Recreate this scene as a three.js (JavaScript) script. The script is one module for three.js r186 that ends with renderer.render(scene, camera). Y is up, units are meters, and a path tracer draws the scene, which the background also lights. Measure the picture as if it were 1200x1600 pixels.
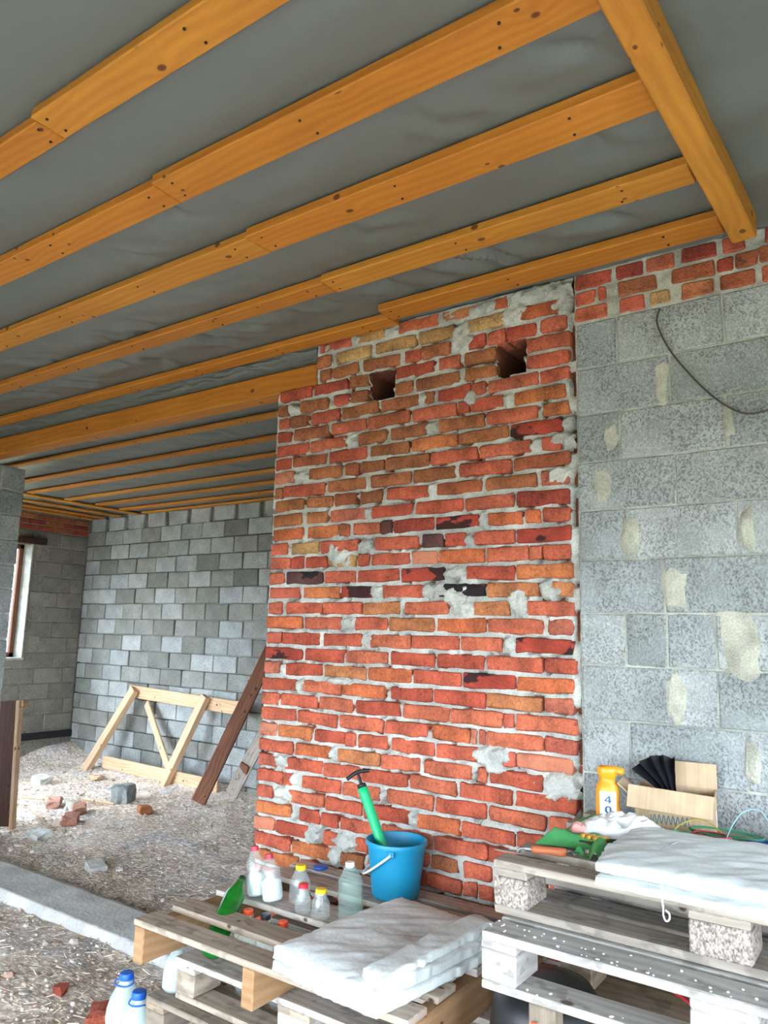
import * as THREE from 'three';
import { mergeGeometries, mergeVertices } from 'three/addons/utils/BufferGeometryUtils.js';

// ------------------------------------------------------------------ camera, sky, exposure
const scene = new THREE.Scene();
const camera = new THREE.PerspectiveCamera(69.25, 0.75, 0.05, 200);
camera.rotation.order = 'YXZ';
camera.position.set(2.765, 1.778, 2.908);
camera.rotation.set(0.1641, 0.6105, 0.0265);
scene.background = new THREE.Color().setRGB(0.86, 0.97, 1.12);   // even overcast sky, seen and lighting through the openings
scene.backgroundIntensity = 1.0;
const renderer = new THREE.WebGLRenderer();
renderer.toneMapping = THREE.LinearToneMapping;
renderer.toneMappingExposure = 17.5;
renderer.shadowMap.enabled = true;

// ------------------------------------------------------------------ helpers
let seed = 7;
const rnd = () => { seed = (seed + 0x6D2B79F5) | 0; let t = Math.imul(seed ^ (seed >>> 15), 1 | seed); t = (t + Math.imul(t ^ (t >>> 7), 61 | t)) ^ t; return ((t ^ (t >>> 14)) >>> 0) / 4294967296; };
const rr = (a, b) => a + (b - a) * rnd();
const pick = (a) => a[Math.floor(rnd() * a.length)];
const clamp = (v, a = 0, b = 1) => Math.max(a, Math.min(b, v));
const sstep = (a, b, v) => { const t = clamp((v - a) / (b - a)); return t * t * (3 - 2 * t); };
const hash = (x, y, s) => { let h = Math.imul(x, 374761393) + Math.imul(y, 668265263) + Math.imul(s, 974634777); h = Math.imul(h ^ (h >>> 13), 1274126177); h ^= h >>> 16; return (h >>> 0) / 4294967296; };
function vnoise(x, y, s = 0, px = 0, py = 0) {          // value noise 0..1, periodic when px, py > 0
  const xi = Math.floor(x), yi = Math.floor(y); let fx = x - xi, fy = y - yi;
  fx = fx * fx * (3 - 2 * fx); fy = fy * fy * (3 - 2 * fy);
  const w = (v, p) => (p ? ((v % p) + p) % p : v);
  const a = hash(w(xi, px), w(yi, py), s), b = hash(w(xi + 1, px), w(yi, py), s), c = hash(w(xi, px), w(yi + 1, py), s), d = hash(w(xi + 1, px), w(yi + 1, py), s);
  return a + (b - a) * fx + (c - a) * fy + (a - b - c + d) * fx * fy;
}
function fbm(x, y, s = 0, o = 4, px = 0, py = 0) {
  let v = 0, a = 0.5, t = 0;
  for (let k = 0; k < o; k++) { v += a * vnoise(x, y, s + k * 17, px, py); t += a; a *= 0.5; x *= 2; y *= 2; px *= 2; py *= 2; }
  return v / t;
}
function tex(w, h, fn, mu, mv, srgb = true) {            // fn(u, v) -> [r, g, b] 0..255; one tile covers mu x mv metres
  const d = new Uint8Array(w * h * 4);
  for (let j = 0; j < h; j++) for (let i = 0; i < w; i++) {
    const c = fn(i / w, j / h), k = (j * w + i) * 4;
    d[k] = clamp(c[0], 0, 255); d[k + 1] = clamp(c[1], 0, 255); d[k + 2] = clamp(c[2], 0, 255); d[k + 3] = 255;
  }
  const t = new THREE.DataTexture(d, w, h, THREE.RGBAFormat);
  t.wrapS = t.wrapT = THREE.RepeatWrapping; t.magFilter = THREE.LinearFilter; t.minFilter = THREE.LinearMipmapLinearFilter; t.generateMipmaps = true;
  if (srgb) t.colorSpace = THREE.SRGBColorSpace;
  t.repeat.set(1 / mu, 1 / mv); t.needsUpdate = true;
  return t;
}
const grey = (v) => [v, v, v];
const mat = (color, o = {}) => new THREE.MeshStandardMaterial({ color, roughness: 0.9, metalness: 0, side: THREE.DoubleSide, ...o });
const pmat = (color, o = {}) => new THREE.MeshPhysicalMaterial({ color, roughness: 0.5, side: THREE.DoubleSide, ...o });
const used = {};
const numbered = (n) => { used[n] = (used[n] ?? -1) + 1; return used[n] ? n + '_' + String(used[n]).padStart(3, '0') : n; };
function tag(o, label, category, group, kind) { o.userData.label = label; o.userData.category = category; if (group) o.userData.group = group; if (kind) o.userData.kind = kind; return o; }
function thing(name, label, category, pos = [0, 0, 0], group, kind) {
  const o = new THREE.Group(); o.name = numbered(name); o.position.set(...pos); scene.add(o);
  return tag(o, label, category, group, kind);
}
function part(parent, name, geo, m, pos, rot) {
  const o = new THREE.Mesh(geo, m); o.name = name; o.castShadow = o.receiveShadow = true;
  if (pos) o.position.set(...pos); if (rot) o.rotation.set(...rot);
  parent.add(o); return o;
}
function solo(name, geo, m, label, category, pos, rot, group, kind) {
  const o = part(scene, numbered(name), geo, m, pos, rot); return tag(o, label, category, group, kind);
}
const structure = (name, label, category) => thing(name, label, category, [0, 0, 0], null, 'structure');

function fromTris(pos, uv) {
  const g = new THREE.BufferGeometry();
  g.setAttribute('position', new THREE.Float32BufferAttribute(pos, 3)); g.setAttribute('uv', new THREE.Float32BufferAttribute(uv, 2));
  return g;
}
// chamfered box, 44 triangles, uv in metres by face direction, grain along x
function cbox(w, h, d, c = 0.004, jit = 0, uo = rr(0, 9), vo = rr(0, 9)) {
  c = Math.min(c, w * 0.4, h * 0.4, d * 0.4);
  const P = {}, S = [-1, 1];
  for (const x of S) for (const y of S) for (const z of S) {
    const j = [rr(-jit, jit), rr(-jit, jit), rr(-jit, jit)], k = '' + x + y + z;
    P['x' + k] = [x * w / 2 + j[0], y * (h / 2 - c) + j[1], z * (d / 2 - c) + j[2]];
    P['y' + k] = [x * (w / 2 - c) + j[0], y * h / 2 + j[1], z * (d / 2 - c) + j[2]];
    P['z' + k] = [x * (w / 2 - c) + j[0], y * (h / 2 - c) + j[1], z * d / 2 + j[2]];
  }
  const polys = [];
  for (const s of S) {
    polys.push(['x', [[s, -1, -1], [s, 1, -1], [s, 1, 1], [s, -1, 1]].map((k) => P['x' + k.join('')])]);
    polys.push(['y', [[-1, s, -1], [1, s, -1], [1, s, 1], [-1, s, 1]].map((k) => P['y' + k.join('')])]);
    polys.push(['z', [[-1, -1, s], [1, -1, s], [1, 1, s], [-1, 1, s]].map((k) => P['z' + k.join('')])]);
  }
  for (const a of S) for (const b of S) {
    const k = (x, y, z) => '' + x + y + z;
    polys.push(['z', [P['y' + k(-1, a, b)], P['y' + k(1, a, b)], P['z' + k(1, a, b)], P['z' + k(-1, a, b)]]]);
    polys.push(['z', [P['x' + k(a, -1, b)], P['x' + k(a, 1, b)], P['z' + k(a, 1, b)], P['z' + k(a, -1, b)]]]);
    polys.push(['y', [P['x' + k(a, b, -1)], P['x' + k(a, b, 1)], P['y' + k(a, b, 1)], P['y' + k(a, b, -1)]]]);
    for (const q of S) polys.push(['z', [P['x' + k(a, b, q)], P['y' + k(a, b, q)], P['z' + k(a, b, q)]]]);
  }
  const pos = [], uv = [];
  const A = new THREE.Vector3(), B = new THREE.Vector3(), C = new THREE.Vector3();
  for (const [ax, p] of polys) {
    A.set(...p[1]).sub(B.set(...p[0])); B.set(...p[2]).sub(C.set(...p[0])); A.cross(B);
    const m = p.reduce((s, q) => [s[0] + q[0], s[1] + q[1], s[2] + q[2]], [0, 0, 0]);
    const q = A.dot(C.set(...m)) < 0 ? [...p].reverse() : p;
    for (let i = 1; i + 1 < q.length; i++) for (const v of [q[0], q[i], q[i + 1]]) {
      pos.push(...v); uv.push(...(ax === 'x' ? [v[2] + uo, v[1] + vo] : ax === 'y' ? [v[0] + uo, v[2] + vo] : [v[0] + uo, v[1] + vo]));
    }
  }
  const g = fromTris(pos, uv); g.computeVertexNormals(); return g;
}
// grid surface: fn(u, v) -> [x, y, z]; uv in metres from uvf or from the two spans
function sheet(nu, nv, fn, su = 1, sv = 1, skip = null) {
  const pos = [], uv = [], idx = [];
  for (let j = 0; j <= nv; j++) for (let i = 0; i <= nu; i++) { pos.push(...fn(i / nu, j / nv)); uv.push(i / nu * su, j / nv * sv); }
  for (let j = 0; j < nv; j++) for (let i = 0; i < nu; i++) {
    if (skip && skip((i + 0.5) / nu, (j + 0.5) / nv)) continue;
    const a = j * (nu + 1) + i; idx.push(a, a + 1, a + nu + 2, a, a + nu + 2, a + nu + 1);
  }
  const g = new THREE.BufferGeometry();
  g.setAttribute('position', new THREE.Float32BufferAttribute(pos, 3)); g.setAttribute('uv', new THREE.Float32BufferAttribute(uv, 2)); g.setIndex(idx);
  g.computeVertexNormals(); return g;
}
const V = (x, y, z) => new THREE.Vector3(x, y, z);
function tube(pts, r, seg = 24, rs = 6) { return new THREE.TubeGeometry(new THREE.CatmullRomCurve3(pts.map((p) => V(...p))), seg, r, rs); }
function lathe(pts, n = 28) { return new THREE.LatheGeometry(pts.map((p) => new THREE.Vector2(p[0], p[1])), n); }
// a plank between two points: grain along it, w wide, t thick
function beamBetween(parent, name, a, b, w, t, m, roll = 0, c = 0.004, toward = null) {
  const A = V(...a), B = V(...b), L = A.distanceTo(B), x = B.clone().sub(A).normalize();
  const o = part(parent, name, cbox(L, w, t, c), m);
  let up = Math.abs(x.y) > 0.9 ? V(0, 0, 1) : V(0, 1, 0);
  const z = toward ? V(...toward).addScaledVector(x, -V(...toward).dot(x)).normalize() : x.clone().cross(up).normalize(), y = z.clone().cross(x);
  o.quaternion.setFromRotationMatrix(new THREE.Matrix4().makeBasis(x, y, z)); o.rotateX(roll);
  o.position.copy(A.add(B).multiplyScalar(0.5)); return o;
}

// ------------------------------------------------------------------ materials
// sawn timber: long grain lines, cathedral swirls and knots
function woodFn(dark, light, seedN, knots, contrast = 1) {
  const ks = []; for (let k = 0; k < knots; k++) ks.push([hash(k, 3, seedN), hash(k, 9, seedN), 0.006 + 0.008 * hash(k, 5, seedN)]);
  return (u, v) => {
    let warp = fbm(u * 4, v * 2, seedN, 3, 4, 2) * 1.6, kn = 0;
    for (const [ku, kv, kr] of ks) {
      let du = Math.abs(u - ku); du = Math.min(du, 1 - du) * 1.6; let dv = Math.abs(v - kv); dv = Math.min(dv, 1 - dv) * 0.25;
      const d = Math.hypot(du * 0.7, dv); warp += 0.5 * Math.exp(-d * d / (kr * kr * 12)); kn = Math.max(kn, 1 - sstep(kr * 0.6, kr * 1.2, d));
    }
    const ring = 0.5 + 0.5 * Math.sin((v * 7 + warp * 1.3) * Math.PI * 2);
    const fine = vnoise(u * 40, v * 128, seedN + 5, 40, 128) * 0.5 + vnoise(u * 90, v * 256, seedN + 6, 90, 256) * 0.5;
    const blot = fbm(u * 6, v * 4, seedN + 9, 3, 6, 4);
    const t = clamp(0.5 + contrast * (0.32 * (ring - 0.5) + 0.35 * (fine - 0.5) + 0.5 * (blot - 0.5)));
    return [0, 1, 2].map((i) => (dark[i] + (light[i] - dark[i]) * t) * (1 - 0.62 * kn * [0.75, 0.9, 1][i]));
  };
}
const timberTex = tex(1024, 256, woodFn([160, 98, 22], [206, 144, 48], 11, 4, 0.75), 1.6, 0.25);
const timberPaleTex = tex(1024, 256, woodFn([176, 138, 100], [226, 198, 166], 15, 6, 0.9), 1.6, 0.25);
const palletTex = tex(1024, 256, (() => {
  const f = woodFn([160, 152, 142], [206, 200, 192], 23, 3, 1.15);
  return (u, v) => { const c = f(u, v), s = fbm(u * 24, v * 6, 31, 4, 24, 6), d = sstep(0.62, 0.75, s) * 0.16; return c.map((q) => q * (1 - d)); };
})(), 1.6, 0.25);
const brownTex = tex(1024, 256, woodFn([84, 50, 32], [142, 92, 62], 37, 5, 1.1), 1.6, 0.25);
const M = {};
M.timber = [mat(0xffffff, { map: timberTex, roughness: 0.72 }), mat(0xf6ead2, { map: timberTex, roughness: 0.72 }), mat(0xfff2e0, { map: timberTex, roughness: 0.72 })];
M.pale = mat(0xffffff, { map: timberPaleTex, roughness: 0.8 });
M.pallet = [mat(0xf4efe8, { map: palletTex }), mat(0xe2d8cb, { map: palletTex }), mat(0xffffff, { map: palletTex }), mat(0xcfc0ac, { map: palletTex })];
M.palletGrey = [mat(0xe0dcd6, { map: palletTex }), mat(0xd4d0ca, { map: palletTex })];
M.palletWhite = [mat(0xf0f5f8, { map: palletTex, roughness: 0.85 }), mat(0xe8eef2, { map: palletTex, roughness: 0.85 })];
M.palletDirty = mat(0xb4aca0, { map: palletTex });
M.palletBrown = mat(0xc2b6a4, { map: timberPaleTex });
M.brown = mat(0xffffff, { map: brownTex, roughness: 0.8 });
M.brownDark = mat(0x8c8078, { map: brownTex, roughness: 0.85 });

// fired brick: combed face, pits, sand grains
const brickTex = tex(1024, 1024, (u, v) => {
  const b = fbm(u * 9, v * 9, 41, 4, 9, 9), comb = vnoise(u * 60, v * 6, 43, 60, 6), g = fbm(u * 120, v * 120, 44, 2, 120, 120), pit = sstep(0.66, 0.74, fbm(u * 50, v * 50, 45, 3, 50, 50));
  const t = 0.80 + 0.42 * (b - 0.5) + 0.07 * (comb - 0.5) + 0.24 * (g - 0.5) - 0.10 * pit;
  const chalk = sstep(0.56, 0.74, fbm(u * 22, v * 22, 47, 4, 22, 22)) * 0.26;
  return [(t * 255) * (1 - chalk) + chalk * 246, (t * 250) * (1 - chalk) + chalk * 238, (t * 248) * (1 - chalk) + chalk * 232];
}, 0.7, 0.7);
const burntTex = tex(512, 512, (u, v) => {
  const b = fbm(u * 9, v * 9, 51, 4, 9, 9), g = vnoise(u * 190, v * 190, 54, 190, 190);
  const t = 0.8 + 0.4 * (b - 0.5) + 0.16 * (g - 0.5);
  const burn = sstep(0.50, 0.56, fbm(u * 5, v * 10, 57, 4, 5, 10));
  return [t * (255 - 165 * burn), t * (250 - 130 * burn), t * (248 - 105 * burn)];
}, 0.6, 0.6);
const chalkTex = tex(512, 512, (u, v) => {
  const b = fbm(u * 9, v * 9, 61, 4, 9, 9), g = vnoise(u * 190, v * 190, 64, 190, 190), t = 0.82 + 0.4 * (b - 0.5) + 0.14 * (g - 0.5);
  const chalk = sstep(0.42, 0.62, fbm(u * 16, v * 16, 67, 4, 16, 16)) * 0.75;
  return [t * 255 * (1 - chalk) + chalk * 232, t * 250 * (1 - chalk) + chalk * 236, t * 248 * (1 - chalk) + chalk * 232];
}, 0.6, 0.6);
const brickBump = tex(512, 512, (u, v) => grey(128 + 150 * (fbm(u * 24, v * 24, 71, 4, 24, 24) - 0.5) + 60 * (vnoise(u * 150, v * 150, 72, 150, 150) - 0.5)), 0.6, 0.6, false);
const bm = (c, map = brickTex) => mat(c, { map, bumpMap: brickBump, bumpScale: 0.006, roughness: 0.95 });
M.brick = {
  r: [bm(0xdb7052), bm(0xd4694c), bm(0xde7858), bm(0xcd6046), bm(0xdd7a58)],
  o: [bm(0xdc8450), bm(0xdf7a4c), bm(0xd68a58)],
  b: [bm(0xbc774a), bm(0xb27048), bm(0xc47a50), bm(0xbc6a46)],
  p: [bm(0xd67c62), bm(0xcf6e56), bm(0xdb8a6c, chalkTex), bm(0xd06a52, chalkTex)],
  y: [bm(0xdcb478), bm(0xe0bc84), bm(0xd2a568)],
  d: [bm(0x6e4844, burntTex), bm(0x7a4a44, burntTex)],
  k: [bm(0xc85840, burntTex), bm(0xbe4e3a, burntTex)],
  q: [bm(0xe8b29c, chalkTex), bm(0xe2a48e, chalkTex)],
  w: [bm(0xb24c3c), bm(0xb8523e)],
};
const mortarTex = tex(512, 512, (u, v) => {
  const b = fbm(u * 8, v * 8, 81, 5, 8, 8), g = vnoise(u * 200, v * 200, 84, 200, 200);
  const t = 0.80 + 0.34 * (b - 0.5) + 0.16 * (g - 0.5);
  return [t * 220, t * 222, t * 212];
}, 0.6, 0.6);
const mortarBump = tex(512, 512, (u, v) => grey(128 + 200 * (fbm(u * 30, v * 30, 91, 4, 30, 30) - 0.5)), 0.6, 0.6, false);
M.mortar = mat(0xffffff, { map: mortarTex, bumpMap: mortarBump, bumpScale: 0.006, roughness: 1 });
M.mortarCream = mat(0xf6f2e6, { map: mortarTex, bumpMap: mortarBump, bumpScale: 0.003, roughness: 1 });
M.core = bm(0x8a5238);
// slag block: pale binder with dark gravel pits
const blockFn = (s) => (u, v) => {
  const b = fbm(u * 6, v * 6, s, 4, 6, 6), sp = fbm(u * 190, v * 150, s + 3, 2, 190, 150), sp2 = vnoise(u * 190, v * 190, s + 4, 190, 190), patch = fbm(u * 9, v * 9, s + 8, 3, 9, 9);
  let t = 0.80 + 0.22 * (b - 0.5) + 0.12 * (sp2 - 0.5);
  t -= 0.16 * sstep(0.56, 0.74, sp) * sstep(0.32, 0.55, patch); t += 0.05 * sstep(0.62, 0.75, 1 - sp);
  return [t * 204, t * 208, t * 206];
};
const blockTex = tex(1024, 1024, blockFn(101), 1.0, 1.0);
const blockBump = tex(1024, 1024, (u, v) => grey(150 - 170 * sstep(0.5, 0.72, fbm(u * 190, v * 150, 104, 2, 190, 150)) + 60 * (fbm(u * 20, v * 20, 109, 3, 20, 20) - 0.5)), 1.0, 1.0, false);
const blk = (c) => mat(c, { map: blockTex, bumpMap: blockBump, bumpScale: 0.0025, roughness: 1 });
M.block = [blk(0xf4f6f4), blk(0xeaeeee), blk(0xfafcfa), blk(0xe2e6e4)];
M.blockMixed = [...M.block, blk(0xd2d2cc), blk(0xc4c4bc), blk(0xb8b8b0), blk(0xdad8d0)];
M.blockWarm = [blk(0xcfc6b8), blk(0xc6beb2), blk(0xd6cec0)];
M.blockMortar = mat(0xf0f0ea, { map: mortarTex, bumpMap: mortarBump, bumpScale: 0.004, roughness: 1 });
M.concrete = mat(0xffffff, { map: tex(512, 512, (u, v) => { const t = 0.9 + 0.26 * (fbm(u * 5, v * 5, 301, 5, 5, 5) - 0.5) + 0.1 * (vnoise(u * 180, v * 180, 303, 180, 180) - 0.5); return [t * 226, t * 226, t * 220]; }, 0.8, 0.8), bumpMap: mortarBump, bumpScale: 0.004, roughness: 0.95 });
// trodden earth with straw and chips in its colour
const dirtTex = tex(1024, 1024, (u, v) => {
  const b = fbm(u * 6, v * 6, 121, 5, 6, 6), g = fbm(u * 70, v * 70, 124, 3, 70, 70), straw = sstep(0.66, 0.74, vnoise(u * 60 + 3 * fbm(u * 8, v * 8, 5, 2, 8, 8), v * 200, 127, 60, 200)) * 0.3, ash = sstep(0.5, 0.68, fbm(u * 4, v * 4, 129, 4, 4, 4));
  const t = 0.95 + 0.3 * (b - 0.5) + 0.4 * (g - 0.5) + straw;
  return [t * (218 - 14 * ash), t * (202 - 4 * ash), t * (186 + 8 * ash)];
}, 1.5, 1.5);
const dirtBump = tex(1024, 1024, (u, v) => grey(128 + 220 * (fbm(u * 40, v * 40, 131, 4, 40, 40) - 0.5)), 1.5, 1.5, false);
M.dirt = mat(0xffffff, { map: dirtTex, bumpMap: dirtBump, bumpScale: 0.012, roughness: 1 });
M.outside = mat(0x4c4c2e, { roughness: 1 });
// vapour-barrier film
M.film = pmat(0x666a64, { roughness: 0.42, specularIntensity: 1, bumpMap: tex(512, 512, (u, v) => grey(128 + 60 * (fbm(u * 10, v * 30, 141, 4, 10, 30) - 0.5)), 0.8, 0.8, false), bumpScale: 0.004 });
M.roof = mat(0x6c6a64);
const clothTex = tex(512, 512, (u, v) => {
  const b = fbm(u * 5, v * 5, 151, 4, 5, 5), stain = sstep(0.56, 0.75, fbm(u * 3, v * 3, 157, 4, 3, 3)) * 0.14, wv = 0.04 * (vnoise(u * 250, v * 250, 153, 250, 250) - 0.5);
  const t = 0.92 + 0.14 * (b - 0.5) + wv - stain; return [t * 232, t * 240, t * 238];
}, 0.8, 0.8);
M.cloth = mat(0xffffff, { map: clothTex, roughness: 0.95, bumpMap: mortarBump, bumpScale: 0.002 });
const cardTex = tex(256, 256, (u, v) => { const t = 0.9 + 0.12 * (fbm(u * 6, v * 6, 161, 3, 6, 6) - 0.5) + 0.06 * (vnoise(u * 64, 0, 163, 64, 1) - 0.5); return [t * 214, t * 186, t * 150]; }, 0.3, 0.3);
M.card = mat(0xffffff, { map: cardTex, roughness: 0.9 });
const chipTex = tex(512, 512, (u, v) => { const a = fbm(u * 60, v * 40, 171, 3, 60, 40), t = 0.8 + 0.9 * (a - 0.5); return [t * 186, t * 174, t * 162]; }, 0.22, 0.22);
M.chip = mat(0xffffff, { map: chipTex, bumpMap: brickBump, bumpScale: 0.004 });
const plastic = (c, o = {}) => pmat(c, { roughness: 0.35, ...o });
M.pet = pmat(0xf6fbfa, { transmission: 0.88, thickness: 0, roughness: 0.1, ior: 1.45 });
M.petTeal = pmat(0xe2f4ee, { transmission: 0.85, thickness: 0, roughness: 0.12, ior: 1.45 });
M.petGreen = pmat(0x22a53a, { transmission: 0.7, thickness: 0, roughness: 0.12, ior: 1.45 });
M.petCloudy = pmat(0xdfeeed, { transmission: 0.55, thickness: 0, roughness: 0.35, ior: 1.4 });
M.milk = mat(0xdfe8ea, { roughness: 0.6 });
M.steel = mat(0x8f9496, { roughness: 0.4, metalness: 0.8 });
M.nail = mat(0x2e2620, { roughness: 0.6, metalness: 0.3 });
M.black = plastic(0x17181a, { roughness: 0.45 });
M.white = plastic(0xf2f4f2);

// ================================================================== THE SETTING
// ---- dirt floor
const groundY = (x, z) => {
  let y = -0.012 + 0.03 * (fbm(x * 1.3 + 40, z * 1.3 + 40, 201, 3) - 0.5) + 0.02 * (fbm(x * 6 + 40, z * 6 + 40, 205, 3) - 0.5);
  y += 0.15 * sstep(-6.2, -6.8, x) * sstep(-2.2, -3.0, z) + 0.07 * sstep(-2.7, -3.4, z) * sstep(-2.5, -4.5, x);   // earth heaped in the far corner
  y += 0.05 * (fbm(x * 3 + 9, z * 3 + 9, 207, 2) - 0.45) * sstep(-0.3, -1.6, z);
  const flat = sstep(0.0, 0.25, x) * sstep(-0.2, 0.05, z); return y * (1 - flat) - 0.012 * flat;
};
{
  const x0 = -7.2, x1 = 5.3, z0 = -3.7, z1 = 5.5;
  const g = sheet(312, 230, (u, v) => { const x = x0 + (x1 - x0) * u, z = z1 + (z0 - z1) * v; return [x, groundY(x, z), z]; }, x1 - x0, z1 - z0);
  const f = structure('floor', 'bare trodden earth floor littered with straw and chips', 'floor');
  part(f, 'earth', g, M.dirt);
  part(f, 'earth_base', new THREE.BoxGeometry(12.6, 0.3, 9.4), M.dirt, [-0.95, -0.3, 0.9]);
}
solo('outside_ground', new THREE.BoxGeometry(120, 0.4, 120), M.outside, 'pale green open ground outside the window', 'ground', [0, -0.62, 0], null, null, 'structure');
{
  const s = structure('foundation_strip', 'long grey concrete foundation strip sunk in the earth across the opening', 'foundation');
  const g = sheet(90, 14, (u, v) => { const x = -4.0 + 5.0 * u, e = Math.abs(v - 0.5) * 2, z = 0.02 - 0.41 * v + 0.012 * (fbm(x * 5 + 30, v * 2, 211, 3) - 0.5) * (e > 0.9 ? 3 : 0); return [x, 0.035 + 0.008 * (fbm(x * 7 + 30, z * 9 + 30, 213, 3) - 0.5) - 0.06 * sstep(0.86, 1, e), z]; }, 4.6, 0.42);
  part(s, 'strip', g, M.concrete);
}

// ---- the brick chimney wall, brick by brick (millimetres: course height at the left and right end, then x0 x1 colour)
const BRICK_ROWS = [
  [3290, 3290, '275 502 p 539 711 y 789 1021 o 1043 1237 o 1320 1384 o'],
  [3213, 3213, '264 361 b 394 623 y 654 895 y 913 1110 y 1179 1376 y 1447 1628 o'],
  [3136, 3132, '288 365 b 376 545 b 576 802 b 831 924 r 929 1085 b 1184 1275 r 1284 1376 r 1380 1523 r 1545 1666 r'],
  [3064, 3057, '4 236 r 247 475 r 491 607 b 776 998 r 1025 1142 r 1163 1328 b 1477 1677 r'],
  [2981, 2977, '-2 81 b 156 351 b 383 489 r 499 610 b 774 881 b 900 1139 b 1168 1328 b 1476 1671 r'],
  [2906, 2902, '9 85 r 94 209 b 236 432 r 445 676 b 694 915 b 952 1001 b 1020 1198 r 1205 1276 r 1285 1530 r 1537 1670 r'],
  [2831, 2825, '-2 102 r 119 358 b 380 607 r 617 868 b 881 1125 r 1134 1195 r 1201 1362 r 1415 1655 o'],
  [2752, 2751, '1 231 r 242 484 r 555 728 b 756 973 b 1031 1269 b 1281 1529 r 1548 1668 o'],
  [2678, 2678, '-2 106 r 117 355 b 371 613 r 633 866 b 879 1130 o 1138 1389 b 1399 1642 k'],
  [2602, 2600, '-6 141 p 240 462 b 481 568 b 581 725 b 732 980 b 989 1235 r 1249 1498 r 1542 1637 p'],
  [2520, 2528, '3 54 b 63 354 r 371 611 b 643 881 b 892 1120 b 1144 1405 r 1415 1669 b'],
  [2448, 2450, '7 206 b 235 409 b 419 557 b 580 716 b 745 984 r 1024 1260 b 1278 1519 b 1538 1660 p'],
  [2368, 2369, '4 200 b 233 373 o 392 620 p 659 889 r 912 1163 r 1177 1415 r 1427 1669 w'],
  [2292, 2292, '9 215 o 244 449 o 457 520 b 544 709 r 716 779 d 784 1013 w 1020 1245 k 1289 1452 o 1469 1536 o 1544 1665 r'],
  [2212, 2210, '-9 115 r 138 328 y 338 579 r 680 928 r 951 1060 d 1069 1181 r 1221 1419 r 1426 1670 k'],
  [2138, 2134, '-4 140 r 145 233 r 239 384 r 393 570 y 582 650 r 660 885 r 892 1036 p 1040 1277 o 1285 1483 r 1486 1542 r 1548 1663 r'],
  [2058, 2056, '-4 102 r 114 361 d 374 570 r 586 824 r 839 1073 k 1183 1419 r 1424 1675 o'],
  [1981, 1982, '-5 212 p 233 474 o 482 675 k 731 964 r 1041 1278 d 1284 1529 o 1584 1673 o'],
  [1903, 1902, '-5 94 p 119 365 r 373 615 r 621 834 o 859 1095 r 1221 1394 o 1472 1673 r'],
  [1828, 1828, '-11 236 o 255 497 r 573 764 r 777 1021 o 1033 1281 o 1286 1542 r 1563 1669 p'],
  [1748, 1750, '-5 105 p 109 358 r 379 621 r 663 898 r 902 1152 r 1158 1362 r 1421 1670 k'],
  [1669, 1672, '-6 247 k 268 514 r 523 774 r 787 1024 r 1038 1276 r 1287 1538 r 1549 1682 r'],
  [1596, 1593, '-12 99 p 139 381 r 393 651 o 661 904 o 912 1163 r 1170 1420 k 1424 1672 o'],
  [1515, 1515, '-18 218 r 260 505 r 511 761 o 790 1019 r 1024 1283 r 1287 1536 o 1543 1667 p'],
  [1439, 1440, '-18 103 r 112 358 r 366 576 r 595 850 r 864 1106 r 1111 1362 r 1366 1412 p 1420 1681 r'],
  [1364, 1360, '-16 223 r 233 488 r 502 757 r 769 997 r 1017 1209 o 1214 1240 p 1252 1280 p 1286 1541 r 1546 1676 p'],
  [1285, 1287, '-18 95 p 109 328 o 352 533 r 538 601 r 612 781 r 800 1034 r 1041 1258 r 1362 1418 p 1423 1663 p'],
  [1206, 1211, '-18 215 r 224 456 o 495 744 o 749 960 r 975 1215 r 1248 1289 r 1303 1538 r 1575 1622 p'],
  [1132, 1139, '-18 101 p 162 407 r 412 635 r 641 894 r 906 1145 r 1163 1405 r 1419 1677 r'],
  [1056, 1064, '-24 150 r 154 224 r 283 522 r 529 747 r 788 1032 r 1043 1289 r 1301 1548 r 1559 1676 r'],
  [980, 980, '-18 90 p 197 422 r 430 650 r 658 913 r 950 1162 o 1167 1418 r 1422 1675 r'],
  [904, 903, '-18 223 o 273 401 r 406 513 r 523 743 r 759 1028 r 1035 1290 r 1296 1526 r 1532 1674 r'],
  [826, 826, '-23 111 p 118 341 r 426 545 r 618 693 r 709 1014 r 1020 1156 b 1183 1312 r 1325 1551 r 1558 1673 r'],
  [750, 749, '-22 222 r 231 477 o 534 668 b 685 999 r 1007 1172 r 1177 1247 r 1252 1319 r 1332 1557 r 1564 1672 r'],
  [673, 672, '-21 94 o 100 279 o 289 532 r 541 784 b 793 1048 r 1056 1304 r 1311 1537 r 1543 1671 r'],
];

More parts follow.
